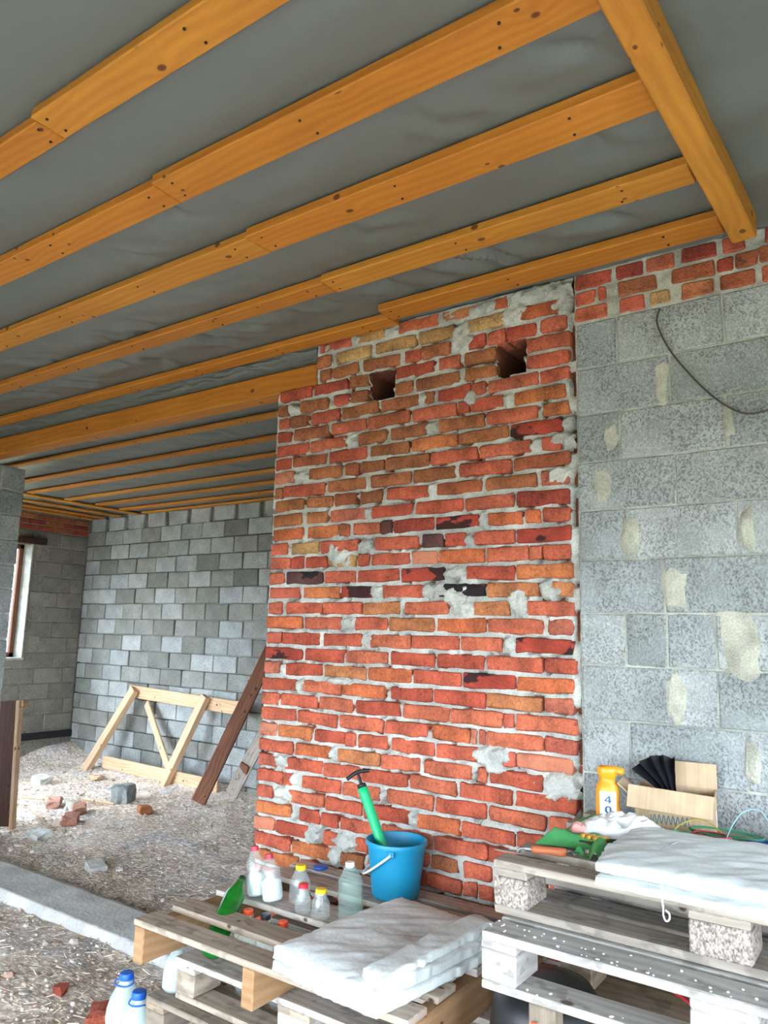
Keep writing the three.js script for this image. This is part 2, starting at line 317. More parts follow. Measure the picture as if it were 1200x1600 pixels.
{
  const W = structure('wall_chimney', 'rough red brick chimney wall with grey mortar and two square holes', 'wall');
  const holes = [[0.612, 0.770, 2.943, 3.096], [1.332, 1.473, 2.940, 3.102]];
  const smears = [[1.04, 1.985, 0.05, 0.03], [1.13, 1.955, 0.06, 0.045], [1.43, 1.925, 0.035, 0.055], [1.30, 1.285, 0.09, 0.05], [1.60, 1.225, 0.1, 0.035], [1.62, 1.19, 0.07, 0.04], [1.33, 1.25, 0.05, 0.03], [0.19, 0.985, 0.045, 0.035], [0.15, 1.135, 0.03, 0.035],
    [0.25, 1.06, 0.03, 0.035], [0.36, 0.83, 0.04, 0.04], [0.51, 0.75, 0.03, 0.05], [0.56, 0.82, 0.06, 0.04], [1.62, 2.46, 0.06, 0.04], [1.15, 3.18, 0.055, 0.07], [1.41, 3.23, 0.06, 0.06], [1.64, 3.25, 0.04, 0.09], [0.46, 2.16, 0.08, 0.05], [0.52, 1.83, 0.05, 0.035], [1.57, 1.97, 0.04, 0.05], [1.63, 2.62, 0.05, 0.03], [0.5, 1.55, 0.09, 0.014], [1.2, 2.86, 0.03, 0.04]];
  const clear = [];
  const rows = BRICK_ROWS.map(([a, b, s]) => { const t = s.split(' '), br = []; for (let k = 0; k < t.length; k += 3) br.push([+t[k] / 1000, +t[k + 1] / 1000, t[k + 2]]); return [a / 1000, b / 1000, br]; });
  let yy = rows[rows.length - 1][0] - 0.077, o = 0;
  while (yy > 0.02) { const br = []; for (let x = -0.02 - (o ? 0.13 : 0); x < 1.66; x += 0.26) br.push([Math.max(-0.02, x), Math.min(1.675, x + 0.25), 'r']); rows.push([yy, yy, br]); yy -= 0.077; o = 1 - o; }
  rows.forEach(([yl, yr, br], ri) => {
    const yc = (x) => yl + (yr - yl) * clamp(x / 1.68);
    br.forEach(([x0, x1, c], bi) => {
      const n = br[bi + 1]; if (n && n[0] - x1 > 0.035) smears.push([(x1 + n[0]) / 2, yc(x1), (n[0] - x1) * 0.48, 0.030]);
      if (bi === 0 && x0 > 0.03 && ri > 3) smears.push([x0 / 2, yc(0), x0 * 0.5, 0.03]);
      if (bi === br.length - 1 && 1.68 - x1 > 0.03) smears.push([(x1 + 1.69) / 2, yc(x1), (1.69 - x1) * 0.5, 0.032]);
      // one brick: front face of a few facets, worn rim, sides running back into the mortar
      const w = x1 - x0, h = rr(0.058, 0.064), nx = w > 0.15 ? 7 : 5, ny = 4, s = ri * 31 + bi;
      const us = nx === 7 ? [0, 0.025, 0.2, 0.42, 0.62, 0.82, 0.975, 1] : [0, 0.05, 0.3, 0.7, 0.95, 1], vs = [0, 0.1, 0.5, 0.9, 1];
      const proud = rr(-0.001, 0.007) + (ri < 3 ? 0.002 : 0), tilt = rr(-0.003, 0.003), slope = rr(-0.006, 0.006);
      const pos = [], uv = [], idx = [], uo = rr(0, 6), vo = rr(0, 6);
      const N = us.length, K = vs.length;
      for (let j = 0; j < K; j++) for (let i = 0; i < N; i++) {
        const eu = i === 0 || i === N - 1, ev = j === 0 || j === K - 1, u = us[i], v = vs[j];
        let x = x0 + w * u, y = yc(x) + (v - 0.5) * h + slope * (u - 0.5);
        y += (ev || j === 1 || j === 3 ? 0.010 : 0.002) * (vnoise(u * 6 + s * 7.3, j * 3.1, 221) - 0.5) * (v < 0.5 ? 1 : -1) * -1;
        x += (eu ? 0.008 : 0) * (vnoise(j * 2.2 + s * 3.1, i, 223) - 0.5);
        if (eu && ev) { x += (u < 0.5 ? 1 : -1) * rr(0.002, 0.010); y += (v < 0.5 ? 1 : -1) * rr(0.002, 0.007); }
        let z = proud + tilt * (u - 0.5) * 2 + 0.004 * (vnoise(u * 5 + s, v * 3 + s, 225) - 0.5);
        if (eu || ev) z -= rr(0.005, 0.011);
        pos.push(x, y, z); uv.push(x + uo, y + vo);
      }
      for (let j = 0; j + 1 < K; j++) for (let i = 0; i + 1 < N; i++) { const a = j * N + i; idx.push(a, a + 1, a + N + 1, a, a + N + 1, a + N); }
      const ring = []; for (let i = 0; i < N - 1; i++) ring.push(i); for (let j = 0; j < K - 1; j++) ring.push(j * N + N - 1); for (let i = N - 1; i > 0; i--) ring.push((K - 1) * N + i); for (let j = K - 1; j > 0; j--) ring.push(j * N);
      const b0 = pos.length / 3;
      for (const r of ring) { pos.push(pos[r * 3], pos[r * 3 + 1], -0.11); uv.push(uv[r * 2] + 0.1, uv[r * 2 + 1] + 0.05); }
      for (let k = 0; k < ring.length; k++) { const k2 = (k + 1) % ring.length; idx.push(ring[k], b0 + k, b0 + k2, ring[k], b0 + k2, ring[k2]); }
      const g = new THREE.BufferGeometry(); g.setAttribute('position', new THREE.Float32BufferAttribute(pos, 3)); g.setAttribute('uv', new THREE.Float32BufferAttribute(uv, 2)); g.setIndex(idx); g.computeVertexNormals();
      if (yl > 0.5) part(W, 'brick', g, pick(M.brick[c])); else clear.push(g);
    });
  });
  const low = part(W, 'lower_bricks', mergeGeometries(clear), M.brick.r[1]); low.userData.kind = 'stuff';
  // mortar: a rough bed behind the brick faces, swelling out over them where it was smeared
  const bx0 = -0.012, bx1 = 1.694, by0 = 0, by1 = 3.325, nu = 215, nv = 415;
  const inHole = (x, y) => holes.some((q) => x > q[0] && x < q[1] && y > q[2] && y < q[3]) || (x < 0.262 && y > 3.088) || (y > 3.31 && x < 0.6);
  const bed = sheet(nu, nv, (u, v) => {
    const x = bx0 + (bx1 - bx0) * u, y = by0 + (by1 - by0) * v;
    let z = -0.009 + 0.018 * (fbm(x * 26 + 5, y * 26 + 5, 231, 3) - 0.5) - 0.03 * sstep(0.62, 0.72, fbm(x * 16 + 50, y * 26, 233, 3));
    if (x > 1.678) z -= 0.012 + 0.03 * sstep(0.45, 0.6, vnoise(3, y * 14, 241));
    for (const [sx, sy, ra, rb] of smears) {
      const d = Math.hypot((x - sx) / (ra * 0.9 + 0.006), (y - sy) / (rb * 0.9 + 0.003)); if (d > 1.6) continue;
      const q = d + 1.5 * (fbm(x * 34, y * 34, 235, 3) - 0.5);
      z = Math.max(z, z + (0.004 + 0.010 * (0.4 + vnoise(x * 40, y * 40, 237)) - z) * sstep(1.1, 0.75, q));
    }
    if (y > 3.25) z = Math.max(z, -0.001 + 0.016 * (fbm(x * 14, y * 14, 239, 3) - 0.52));
    return [x, y, z];
  }, bx1 - bx0, by1 - by0, (u, v) => inHole(bx0 + (bx1 - bx0) * u, by0 + (by1 - by0) * v));
  part(W, 'mortar_bed', bed, M.mortar);
  const sh = new THREE.Shape([[-0.005, 0], [1.688, 0], [1.688, 3.42], [0.262, 3.42], [0.262, 3.088], [-0.005, 3.088]].map((p) => new THREE.Vector2(...p)));
  for (const [a, b, c, d] of holes) sh.holes.push(new THREE.Path([[a, c], [b, c], [b, d], [a, d]].map((p) => new THREE.Vector2(...p))));
  part(W, 'core', new THREE.ExtrudeGeometry(sh, { depth: 0.45, bevelEnabled: false }), M.core, [0, 0, -0.49]);
  part(W, 'core_back', new THREE.BoxGeometry(1.69, 3.08, 0.12), M.core, [0.8415, 1.54, -0.55]);
}

// ---- block wall to the right of the chimney
{
  const W = structure('wall_block', 'grey slag block wall with a red brick band under the ceiling', 'wall');
  const ys = [3.108, 2.905, 2.700, 2.500, 2.298, 2.095, 1.885, 1.683, 1.478, 1.276, 1.072, 0.868, 0.664, 0.46, 0.256, 0.052];
  const js = [[1.699, 1.873, 2.279], [1.699, 2.076], [1.699, 1.874, 2.274], [1.699, 2.084], [1.699, 1.887, 2.29], [1.699, 2.031], [1.699, 1.88, 2.031, 2.204], [1.699, 2.063, 2.199], [1.699, 1.886, 2.285]];
  for (let r = 0; r + 1 < ys.length; r++) {
    const j = [...(js[r] ?? (r % 2 ? [1.699, 2.08] : [1.699, 1.88, 2.285]))];
    while (j[j.length - 1] < 3.0) j.push(j[j.length - 1] + 0.405);
    for (let k = 0; k + 1 < j.length; k++) {
      const w = j[k + 1] - j[k] - rr(0.004, 0.008), h = ys[r] - ys[r + 1] - rr(0.004, 0.008);
      part(W, 'block', cbox(w, h, 0.12, 0.005, 0.0022), pick(M.block), [(j[k] + j[k + 1]) / 2, (ys[r] + ys[r + 1]) / 2, -0.068 + rr(-0.002, 0.003)]);
    }
  }
  // brick band, three courses
  const band = [[3.146, [[1.70, 1.84, 'r'], [1.888, 1.992, 'p'], [2.012, 2.092, 'y'], [2.135, 2.255, 'b'], [2.275, 2.40, 'b'], [2.42, 2.66, 'r'], [2.67, 2.9, 'b']]],
    [3.220, [[1.70, 1.79, 'r'], [1.80, 1.838, 'r'], [1.885, 2.04, 'b'], [2.10, 2.262, 'b'], [2.268, 2.325, 'w'], [2.335, 2.412, 'b'], [2.418, 2.6, 'b'], [2.61, 2.86, 'r']]],
    [3.294, [[1.70, 1.86, 'r'], [1.88, 1.99, 'w'], [2.005, 2.115, 'r'], [2.14, 2.27, 'w'], [2.29, 2.37, 'r'], [2.44, 2.66, 'r'], [2.67, 2.9, 'b']]]];
  for (const [y, l] of band) for (const [a, b, c] of l) part(W, 'brick', cbox(b - a, rr(0.058, 0.063), 0.1, 0.006, 0.003), pick(M.brick[c]), [(a + b) / 2, y, -0.05 + rr(-0.003, 0.003)], [0, 0, rr(-0.02, 0.02)]);
  const bed = (x0, x1, y0, y1, z, amp, nu, nv) => part(W, 'mortar_bed', sheet(nu, nv, (u, v) => { const x = x0 + (x1 - x0) * u, y = y0 + (y1 - y0) * v; return [x, y, z + amp * (fbm(x * 24, y * 24, 241, 3) - 0.5)]; }, x1 - x0, y1 - y0), M.blockMortar);
  bed(1.697, 3.0, 3.105, 3.345, -0.010, 0.016, 120, 30); bed(1.697, 3.0, 0, 3.112, -0.014, 0.009, 130, 320);
  part(W, 'slab', new THREE.BoxGeometry(3.62, 3.42, 0.26), M.block[1], [3.505, 1.71, -0.16]);
  // trowelled mortar patches on the blocks
  const planar = (g) => { const p = g.attributes.position, u = g.attributes.uv; for (let i = 0; i < p.count; i++) u.setXY(i, p.getX(i), p.getY(i)); return g; };
  const patch = (cx, cy, w, h, s) => part(W, 'mortar_patch', planar(sheet(14, 16, (u, v) => {
    const a = u * Math.PI * 2, r = v, wob = 1 + 0.28 * (vnoise(Math.cos(a) * 2 + 5, Math.sin(a) * 2 + 5, s) - 0.5) * 2;
    const px = Math.sign(Math.cos(a)) * Math.pow(Math.abs(Math.cos(a)), 0.7), py = Math.sign(Math.sin(a)) * Math.pow(Math.abs(Math.sin(a)), 0.7);
    return [cx + px * r * wob * w / 2, cy + py * r * wob * h / 2, -0.013 + 0.011 * (1 - r ** 4) + 0.004 * (vnoise(u * 7, v * 5, s + 1) - 0.5) * (r < 0.95 ? 1 : 0)];
  }, w, h)), M.mortarCream);
  const P = [[1.80, 2.40, 0.07, 0.15, 1], [2.045, 2.79, 0.06, 0.17, 2], [1.905, 2.19, 0.10, 0.19, 3], [2.325, 2.19, 0.055, 0.18, 4], [2.07, 1.985, 0.10, 0.19, 5], [2.285, 1.79, 0.15, 0.30, 6], [2.06, 1.57, 0.075, 0.2, 7], [1.84, 2.59, 0.055, 0.13, 8], [2.30, 1.37, 0.06, 0.16, 9], [2.28, 2.60, 0.05, 0.15, 10]];
  for (const p of P) patch(...p);
}

// ---- far room: back wall, left wall with its window, pier beside the opening
function blockWall(W, face, u0, u1, y0, y1, mats, course, len, skip, depth = 0.1, joint = 0.012) {
  const geos = []; for (let k = 0; k < 8; k++) geos.push(cbox(len - joint, course - joint * 0.8, depth, 0.008, 0.004));
  let r = 0;
  for (let y = y1; y > y0 + 0.05; y -= course, r++) for (let u = u0 - (r % 2 ? len / 2 : 0) - ((r * 7) % 3) * 0.03; u < u1; u += len) {
    const a = Math.max(u0, u), b = Math.min(u1, u + len); if (b - a < 0.06 || (skip && skip((a + b) / 2, y - course / 2))) continue;
    const full = b - a > len - 0.002, g = full ? pick(geos) : cbox(b - a - joint, course - joint * 0.8, depth, 0.008, 0.004);
    const [p, ry] = face((a + b) / 2, y - course / 2); part(W, 'block', g, pick(mats), p, [0, ry, rr(-0.006, 0.006)]);
  }
}
{
  const W = structure('wall_back', 'far grey block wall of the back room with open joints', 'wall');
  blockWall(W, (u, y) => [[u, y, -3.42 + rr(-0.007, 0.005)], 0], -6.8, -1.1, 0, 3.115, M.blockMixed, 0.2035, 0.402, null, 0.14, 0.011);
  for (let x = -6.75; x < -1.3; x += 0.43) part(W, 'block', cbox(0.33, 0.185, 0.14, 0.01, 0.008), pick(M.block), [x + 0.17, 3.21, -3.42], [0, 0, rr(-0.01, 0.01)]);
  part(W, 'mortar_bed', new THREE.BoxGeometry(12.2, 3.42, 0.3), M.blockMortar, [-0.85, 1.71, -3.56]);
}
{
  const W = structure('wall_left', 'shaded block wall with a tall window and a brick band at its top', 'wall');
  const zw0 = -2.55, zw1 = -0.65, yw0 = 1.33, yw1 = 2.86;   // window opening
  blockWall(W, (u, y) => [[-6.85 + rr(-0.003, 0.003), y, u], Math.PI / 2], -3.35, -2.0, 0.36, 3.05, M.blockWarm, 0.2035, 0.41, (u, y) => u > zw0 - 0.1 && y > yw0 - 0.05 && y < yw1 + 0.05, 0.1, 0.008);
  for (let r = 0; r < 3; r++) for (let z = -3.34 + (r % 2) * -0.13; z < -2.05; z += 0.26) part(W, 'brick', cbox(Math.min(0.25, 0.25), 0.062, 0.1, 0.006, 0.003), pick([...M.brick.w, ...M.brick.b, M.brick.r[3]]), [-6.85, 3.09 + r * 0.076, Math.max(z + 0.125, -3.22)], [0, Math.PI / 2, 0]);
  const box = (z0, z1, y0, y1) => part(W, 'slab', new THREE.BoxGeometry(0.28, y1 - y0, z1 - z0), M.blockWarm[0], [-6.95, (y0 + y1) / 2, (z0 + z1) / 2]);
  box(-3.68, zw0, 0, 3.42); box(zw0, zw1, 0, yw0); box(zw0, zw1, yw1, 3.42); box(zw1, -0.01, 0, 3.42);
  part(W, 'damp_course', cbox(1.5, 0.09, 0.06, 0.01), mat(0x17181a, { roughness: 0.7 }), [-6.80, 0.335, -2.7], [0, Math.PI / 2, 0]);
  const reveal = mat(0xf2f4f0, { map: mortarTex, roughness: 0.9 });
  part(W, 'window_reveal', cbox(0.30, yw1 - yw0, 0.02, 0.004), reveal, [-6.94, (yw0 + yw1) / 2, zw0 + 0.008]);
  part(W, 'window_sill', cbox(0.34, 0.03, zw1 - zw0, 0.006), reveal, [-6.93, yw0 + 0.014, (zw0 + zw1) / 2]);
  const win = structure('window_1', 'narrow view of a window with a weathered brown frame', 'window');
  for (const z of [zw0 + 0.06, zw1 - 0.05]) part(win, 'jamb', cbox(yw1 - yw0 - 0.03, 0.06, 0.06, 0.005), M.brown, [-7.0, (yw0 + yw1) / 2 + 0.014, z], [0, 0, Math.PI / 2]);
  part(win, 'head', cbox(zw1 - zw0 - 0.06, 0.06, 0.06, 0.005), M.brown, [-7.0, yw1 - 0.035, (zw0 + zw1) / 2], [0, Math.PI / 2, 0]);
  part(win, 'sill_rail', cbox(zw1 - zw0 - 0.06, 0.06, 0.06, 0.005), M.brown, [-7.0, yw0 + 0.06, (zw0 + zw1) / 2], [0, Math.PI / 2, 0]);
  part(win, 'pane', new THREE.BoxGeometry(0.004, yw1 - yw0 - 0.14, zw1 - zw0 - 0.14), pmat(0xffffff, { transmission: 1, thickness: 0, roughness: 0.02 }), [-7.01, (yw0 + yw1) / 2 + 0.014, (zw0 + zw1) / 2]);
  part(win, 'lintel', cbox(0.36, 0.085, 0.14, 0.006), M.brownDark, [-6.79, 2.90, -2.51], [0, Math.PI / 2, 0]);
}
{
  const W = structure('wall_pier', 'grey block pier at the left end of the beam', 'wall');
  let r = 0;
  for (let y = 3.085; y > 0.08; y -= 0.2035, r++) {
    const h = 0.194, yc = y - 0.1;
    if (r % 2) part(W, 'block', cbox(0.39, h, 0.4, 0.008, 0.004), pick(M.block), [-3.465, yc, -0.2]);
    else for (const z of [-0.098, -0.302]) part(W, 'block', cbox(0.39, h, 0.195, 0.008, 0.004), pick(M.block), [-3.465, yc, z]);
    part(W, 'block', cbox(0.39, h, 0.4, 0.008, 0.004), pick(M.block), [-3.865, yc, -0.2]);
  }
  part(W, 'mortar_core', new THREE.BoxGeometry(0.78, 3.08, 0.385), M.blockMortar, [-3.668, 1.54, -0.2]);
  const b = (x0, x1, y0, y1) => part(W, 'slab', new THREE.BoxGeometry(x1 - x0, y1 - y0, 0.38), M.block[1], [(x0 + x1) / 2, (y0 + y1) / 2, -0.2]);
  b(-6.81, -6.4, 0, 3.42); b(-6.4, -4.3, 0, 0.25); b(-6.4, -4.3, 2.3, 3.42); b(-4.3, -4.06, 0, 3.42);
}
// ---- the rest of the shell, behind and beside the camera: open bays that let the day in
{
  const W = structure('wall_front', 'block wall behind the viewer with a wide open bay', 'wall');
  const b = (x0, x1, y0, y1) => part(W, 'slab', new THREE.BoxGeometry(x1 - x0, y1 - y0, 0.3), M.block[0], [(x0 + x1) / 2, (y0 + y1) / 2, 5.35]);
  b(-4.06, -2.4, 0, 3.42); b(-2.4, 4.7, 2.2, 3.42); b(4.7, 5.3, 0, 3.42);
  const E = structure('wall_right', 'block wall beside the viewer with a wide unglazed window bay', 'wall');
  const c = (z0, z1, y0, y1) => part(E, 'slab', new THREE.BoxGeometry(0.3, y1 - y0, z1 - z0), M.block[0], [5.15, (y0 + y1) / 2, (z0 + z1) / 2]);
  c(-3.68, 0.5, 0, 3.42); c(0.5, 4.2, 0, 0.6); c(0.5, 4.2, 2.6, 3.42); c(4.2, 5.5, 0, 3.42);
  const S = structure('wall_side', 'block wall closing the near room on the left', 'wall');
  part(S, 'slab', new THREE.BoxGeometry(0.3, 3.42, 5.5), M.block[0], [-3.91, 1.71, 2.75]);
}

// ---- ceiling: film stretched under the joists, held by battens
{
  const C = structure('ceiling', 'grey vapour film ceiling held up by orange timber battens', 'ceiling');
  const zb = [1.82, 1.395, 0.965, 0.525, 0.145], zc = [-0.45, -0.84, -1.31, -1.73, -2.22, -2.62, -3.03, -3.33];
  const folds = [[1.5, 0.33, 0.4, 1.3], [0.95, 0.35, 0.3, 1.1], [1.95, 0.36, 0.3, 0.9], [0.55, 0.36, 0.3, 1.0], [-0.2, 0.30, 0.3, 1.0], [-1.4, 0.62, 0.35, 0.9], [0.2, 1.15, 0.3, 0.7], [-1.5, 0.25, 0.3, 0.9], [1.2, 0.75, 0.3, 0.6], [2.1, 0.8, 0.3, 0.5], [2.15, 1.2, 0.3, 0.7], [-0.55, 0.62, 0.35, 1.2], [-1.05, 0.42, 0.3, 0.7], [-0.75, 0.23, 0.25, 1.0], [0.35, 0.75, 0.3, 0.4], [1.3, 0.36, 0.35, 1.1], [0.1, 0.35, 0.25, 0.9], [1.75, 1.15, 0.35, 0.5], [-2.0, 0.3, 0.3, 1.0], [0.6, 1.25, 0.25, 0.6], [-1.9, -0.25, 0.35, 1.0], [-2.6, -0.6, 0.4, 0.9], [-1.7, -1.05, 0.3, 0.8]];
  const filmY = (x, z) => {
    let y = z > 0 ? 3.345 : 3.337, d = 9; for (const q of z > 0 ? zb : zc) d = Math.min(d, Math.abs(z - q));
    const sag = sstep(0.03, 0.2, d); y -= (z > 0 ? 0.014 : 0.006) * sag;
    y += 0.034 * sag * (fbm(x * 1.7 + 20, z * 3 + 20, 251, 3) - 0.5) + 0.016 * (0.35 + 0.65 * sstep(1.3, 0.4, z)) * sag * (fbm(x * 9 + z * 5 + 20, z * 3 - x * 2 + 20, 253, 3) - 0.5);
    for (const [fx, fz, r, k] of folds) { const q = Math.hypot((x - fx) / r, (z - fz) / 0.22); if (q < 1) y += (1 - q) ** 2 * 0.06 * k * (Math.sin((x - fx) * 30 + (z - fz) * 24 + 4 * vnoise(x * 7, z * 7, 255)) * 0.5 + 0.3); }
    return y;
  };
  const film = (x0, x1, z0, z1, nu, nv) => sheet(nu, nv, (u, v) => { const x = x0 + (x1 - x0) * u, z = z0 + (z1 - z0) * v; return [x, filmY(x, z), z]; }, x1 - x0, z1 - z0);
  part(C, 'film', mergeGeometries([film(-3.2, 3.0, 0, 2.7, 250, 130), film(-6.85, 1.0, -3.4, 0, 220, 110), film(3.0, 5.2, 0, 2.7, 20, 30), film(-4.0, 5.2, 2.7, 5.3, 60, 30), film(-4.0, -3.2, 0, 2.7, 20, 40), film(1.0, 5.2, -3.4, 0, 20, 20)]), M.film);
  part(C, 'roof_slab', mergeGeometries([new THREE.BoxGeometry(12.5, 0.14, 3.75).translate(-0.95, 3.49, -1.835), new THREE.BoxGeometry(9.4, 0.14, 5.5).translate(0.65, 3.49, 2.75)]), M.roof);
  const nailGeo = new THREE.CylinderGeometry(0.0045, 0.0045, 0.004, 8);
  const batten = (x0, x1, z, w, t, y0, m, turn = 0, bow = 0) => {
    const o = part(C, 'batten', cbox(x1 - x0, t, w, 0.004, 0.002), m, [(x0 + x1) / 2, y0 + t / 2, z], [rr(-0.02, 0.02), turn, bow]);
    const ns = []; for (let x = x0 + 0.05; x < x1; x += 0.62) for (const s of [-0.28, 0.25]) ns.push(nailGeo.clone().translate(x - (x0 + x1) / 2 + rr(-0.02, 0.02), -t / 2 - 0.001, s * w));
    if (ns.length && x1 > -2.5) part(o, 'nail', mergeGeometries(ns), M.nail);
    return o;
  };
  // five battens of the near ceiling, each of two lengths butted end to end
  [[1.818, 0.115, 0.69], [1.390, 0.135, 0.725], [0.962, 0.150, 0.753], [0.528, 0.120, 0.766], [0.148, 0.130, 0.806]].forEach(([z, w, xj], k) => {
    const l5 = k === 4, xe = [2.9, 2.275, 2.285, 2.30, 2.315][k];
    batten(-3.74, xj - 0.004, l5 ? 0.075 : z - 0.012, l5 ? 0.1 : w - 0.012, 0.036, 3.302, M.timber[(k + 1) % 3], k === 4 ? 0.006 : 0);
    batten(xj + 0.004, xe, z, w, 0.036, 3.298, M.timber[k % 3], 0);
  });
  batten(0.75, 2.9, 2.25, 0.12, 0.036, 3.298, M.timber[0]); batten(-3.74, 0.74, 2.24, 0.12, 0.036, 3.3, M.timber[2]);
  part(C, 'cross_batten', cbox(4.4, 0.1, 0.085, 0.005, 0.002), M.timber[0], [2.285, 3.288, 2.3], [0, Math.PI / 2 - 0.045, 0]);
  // battens of the far room, and the ones across them along the window wall
  zc.slice(1).forEach((z, k) => batten(-5.55 - (k % 2) * 0.05, 0.3, z, k === 6 ? 0.07 : 0.085, 0.022, 3.306, M.timber[k % 3], rr(-0.004, 0.004)));
  for (const x of [-5.68, -6.08, -6.47, -6.74]) part(C, 'batten', cbox(3.0, 0.024, 0.09, 0.004, 0.002), pick(M.timber), [x, 3.312, -1.85], [0, Math.PI / 2, 0]);
  // crumpled edge of the film tucked along the beam
  part(C, 'film_edge', sheet(300, 20, (u, v) => {
    const x = -3.3 + 3.56 * u, k = 0.35 + 0.65 * sstep(0.45, 1, u);
    return [x, 3.222 + 0.11 * v + 0.015 * (vnoise(x * 9, v * 2, 261) - 0.5) * v, -0.06 + 0.055 * v + k * (0.10 * (fbm(x * 3, v * 3 + x * 0.7, 263, 3) - 0.42) * Math.sin(v * Math.PI) + 0.035 * (fbm(x * 18 + v * 9, v * 6, 265, 2) - 0.5) * Math.sin(v * Math.PI))];
  }, 3.2, 0.2), M.film);
}
{
  const B = structure('ceiling_beam', 'thick squared timber beam spanning the opening from pier to brick wall', 'beam');
  part(B, 'beam', cbox(4.0, 0.13, 0.13, 0.008, 0.004), M.timber[1], [-1.745, 3.158, -0.07], [0, 0, -0.002]);
}

// ================================================================== THINGS IN THE FAR ROOM
{ // low trestle frame propped on the back wall
  const T = thing('trestle_frame', 'pale timber trestle frame with a diagonal brace leaning on the far wall', 'frame');
  const zl = (y) => -3.06 - 0.2 * y;
  const leg = (x0, x1, h, m) => beamBetween(T, 'leg', [x0, 0.0, zl(0) + 0.06], [x1, h, zl(h) + 0.06], 0.13, 0.07, m, 0, 0.004, [-0.25, 0.1, 1]);
  leg(-5.86, -5.28, 1.02, M.pale); leg(-4.36, -3.97, 1.02, M.pale);
  beamBetween(T, 'rail', [-5.45, 0.985, zl(1) + 0.0], [-3.30, 0.915, zl(0.9) + 0.0], 0.15, 0.03, M.pale);
  beamBetween(T, 'rail', [-5.62, 0.115, zl(0.1) + 0.0], [-3.55, 0.08, zl(0.1) + 0.0], 0.15, 0.03, M.pale);
  beamBetween(T, 'brace', [-5.1, 0.86, zl(0.86) - 0.03], [-4.42, 0.15, zl(0.15) - 0.03], 0.11, 0.026, M.pale);
}
{
  const P = thing('brown_plank', 'long dark brown plank leaning beside the brick wall', 'plank');
  beamBetween(P, 'plank', [-3.36, 0.02, -2.64], [-2.72, 2.1, -3.25], 0.15, 0.05, M.brown, 0, 0.004, [0.6, 0.25, 1]);
  for (const t of [0.58, 0.36]) { const x = -3.36 + 0.64 * t - 0.08, y = 0.02 + 2.08 * t, z = -2.64 - 0.61 * t; part(P, 'cleat', cbox(0.05, 0.07, 0.03, 0.006), M.brown, [x, y, z], [0.2, 0, -0.3]); }
  const Q = thing('grey_plank', 'short grey board leaning low against the far wall beside the brown plank', 'plank');
  beamBetween(Q, 'board', [-3.36, 0.03, -3.10], [-3.02, 0.78, -3.27], 0.15, 0.025, M.palletGrey[0], 0, 0.004, [0.4, 0.2, 1]);
  part(Q, 'brown_patch', cbox(0.12, 0.1, 0.03, 0.006), M.brown, [-3.235, 0.31, -3.15], [0.2, 0, -0.4]);
}
{
  const D = thing('upright_board', 'dark brown board standing on end at the left edge by the pier', 'board');
  beamBetween(D, 'board', [-4.055, 0.0, -0.86], [-4.145, 1.08, -0.86], 0.42, 0.03, M.brownDark, 0, 0.004, [0.5, 0, 1]);
  beamBetween(D, 'edge_strip', [-3.835, 0.0, -0.93], [-3.925, 1.1, -0.93], 0.035, 0.06, M.pale, 0, 0.004, [0.5, 0, 1]);
  part(D, 'block_end', cbox(0.06, 0.06, 0.05, 0.004), M.palletBrown, [-3.88, 1.07, -0.95], [0, 0, 0.1]);
}
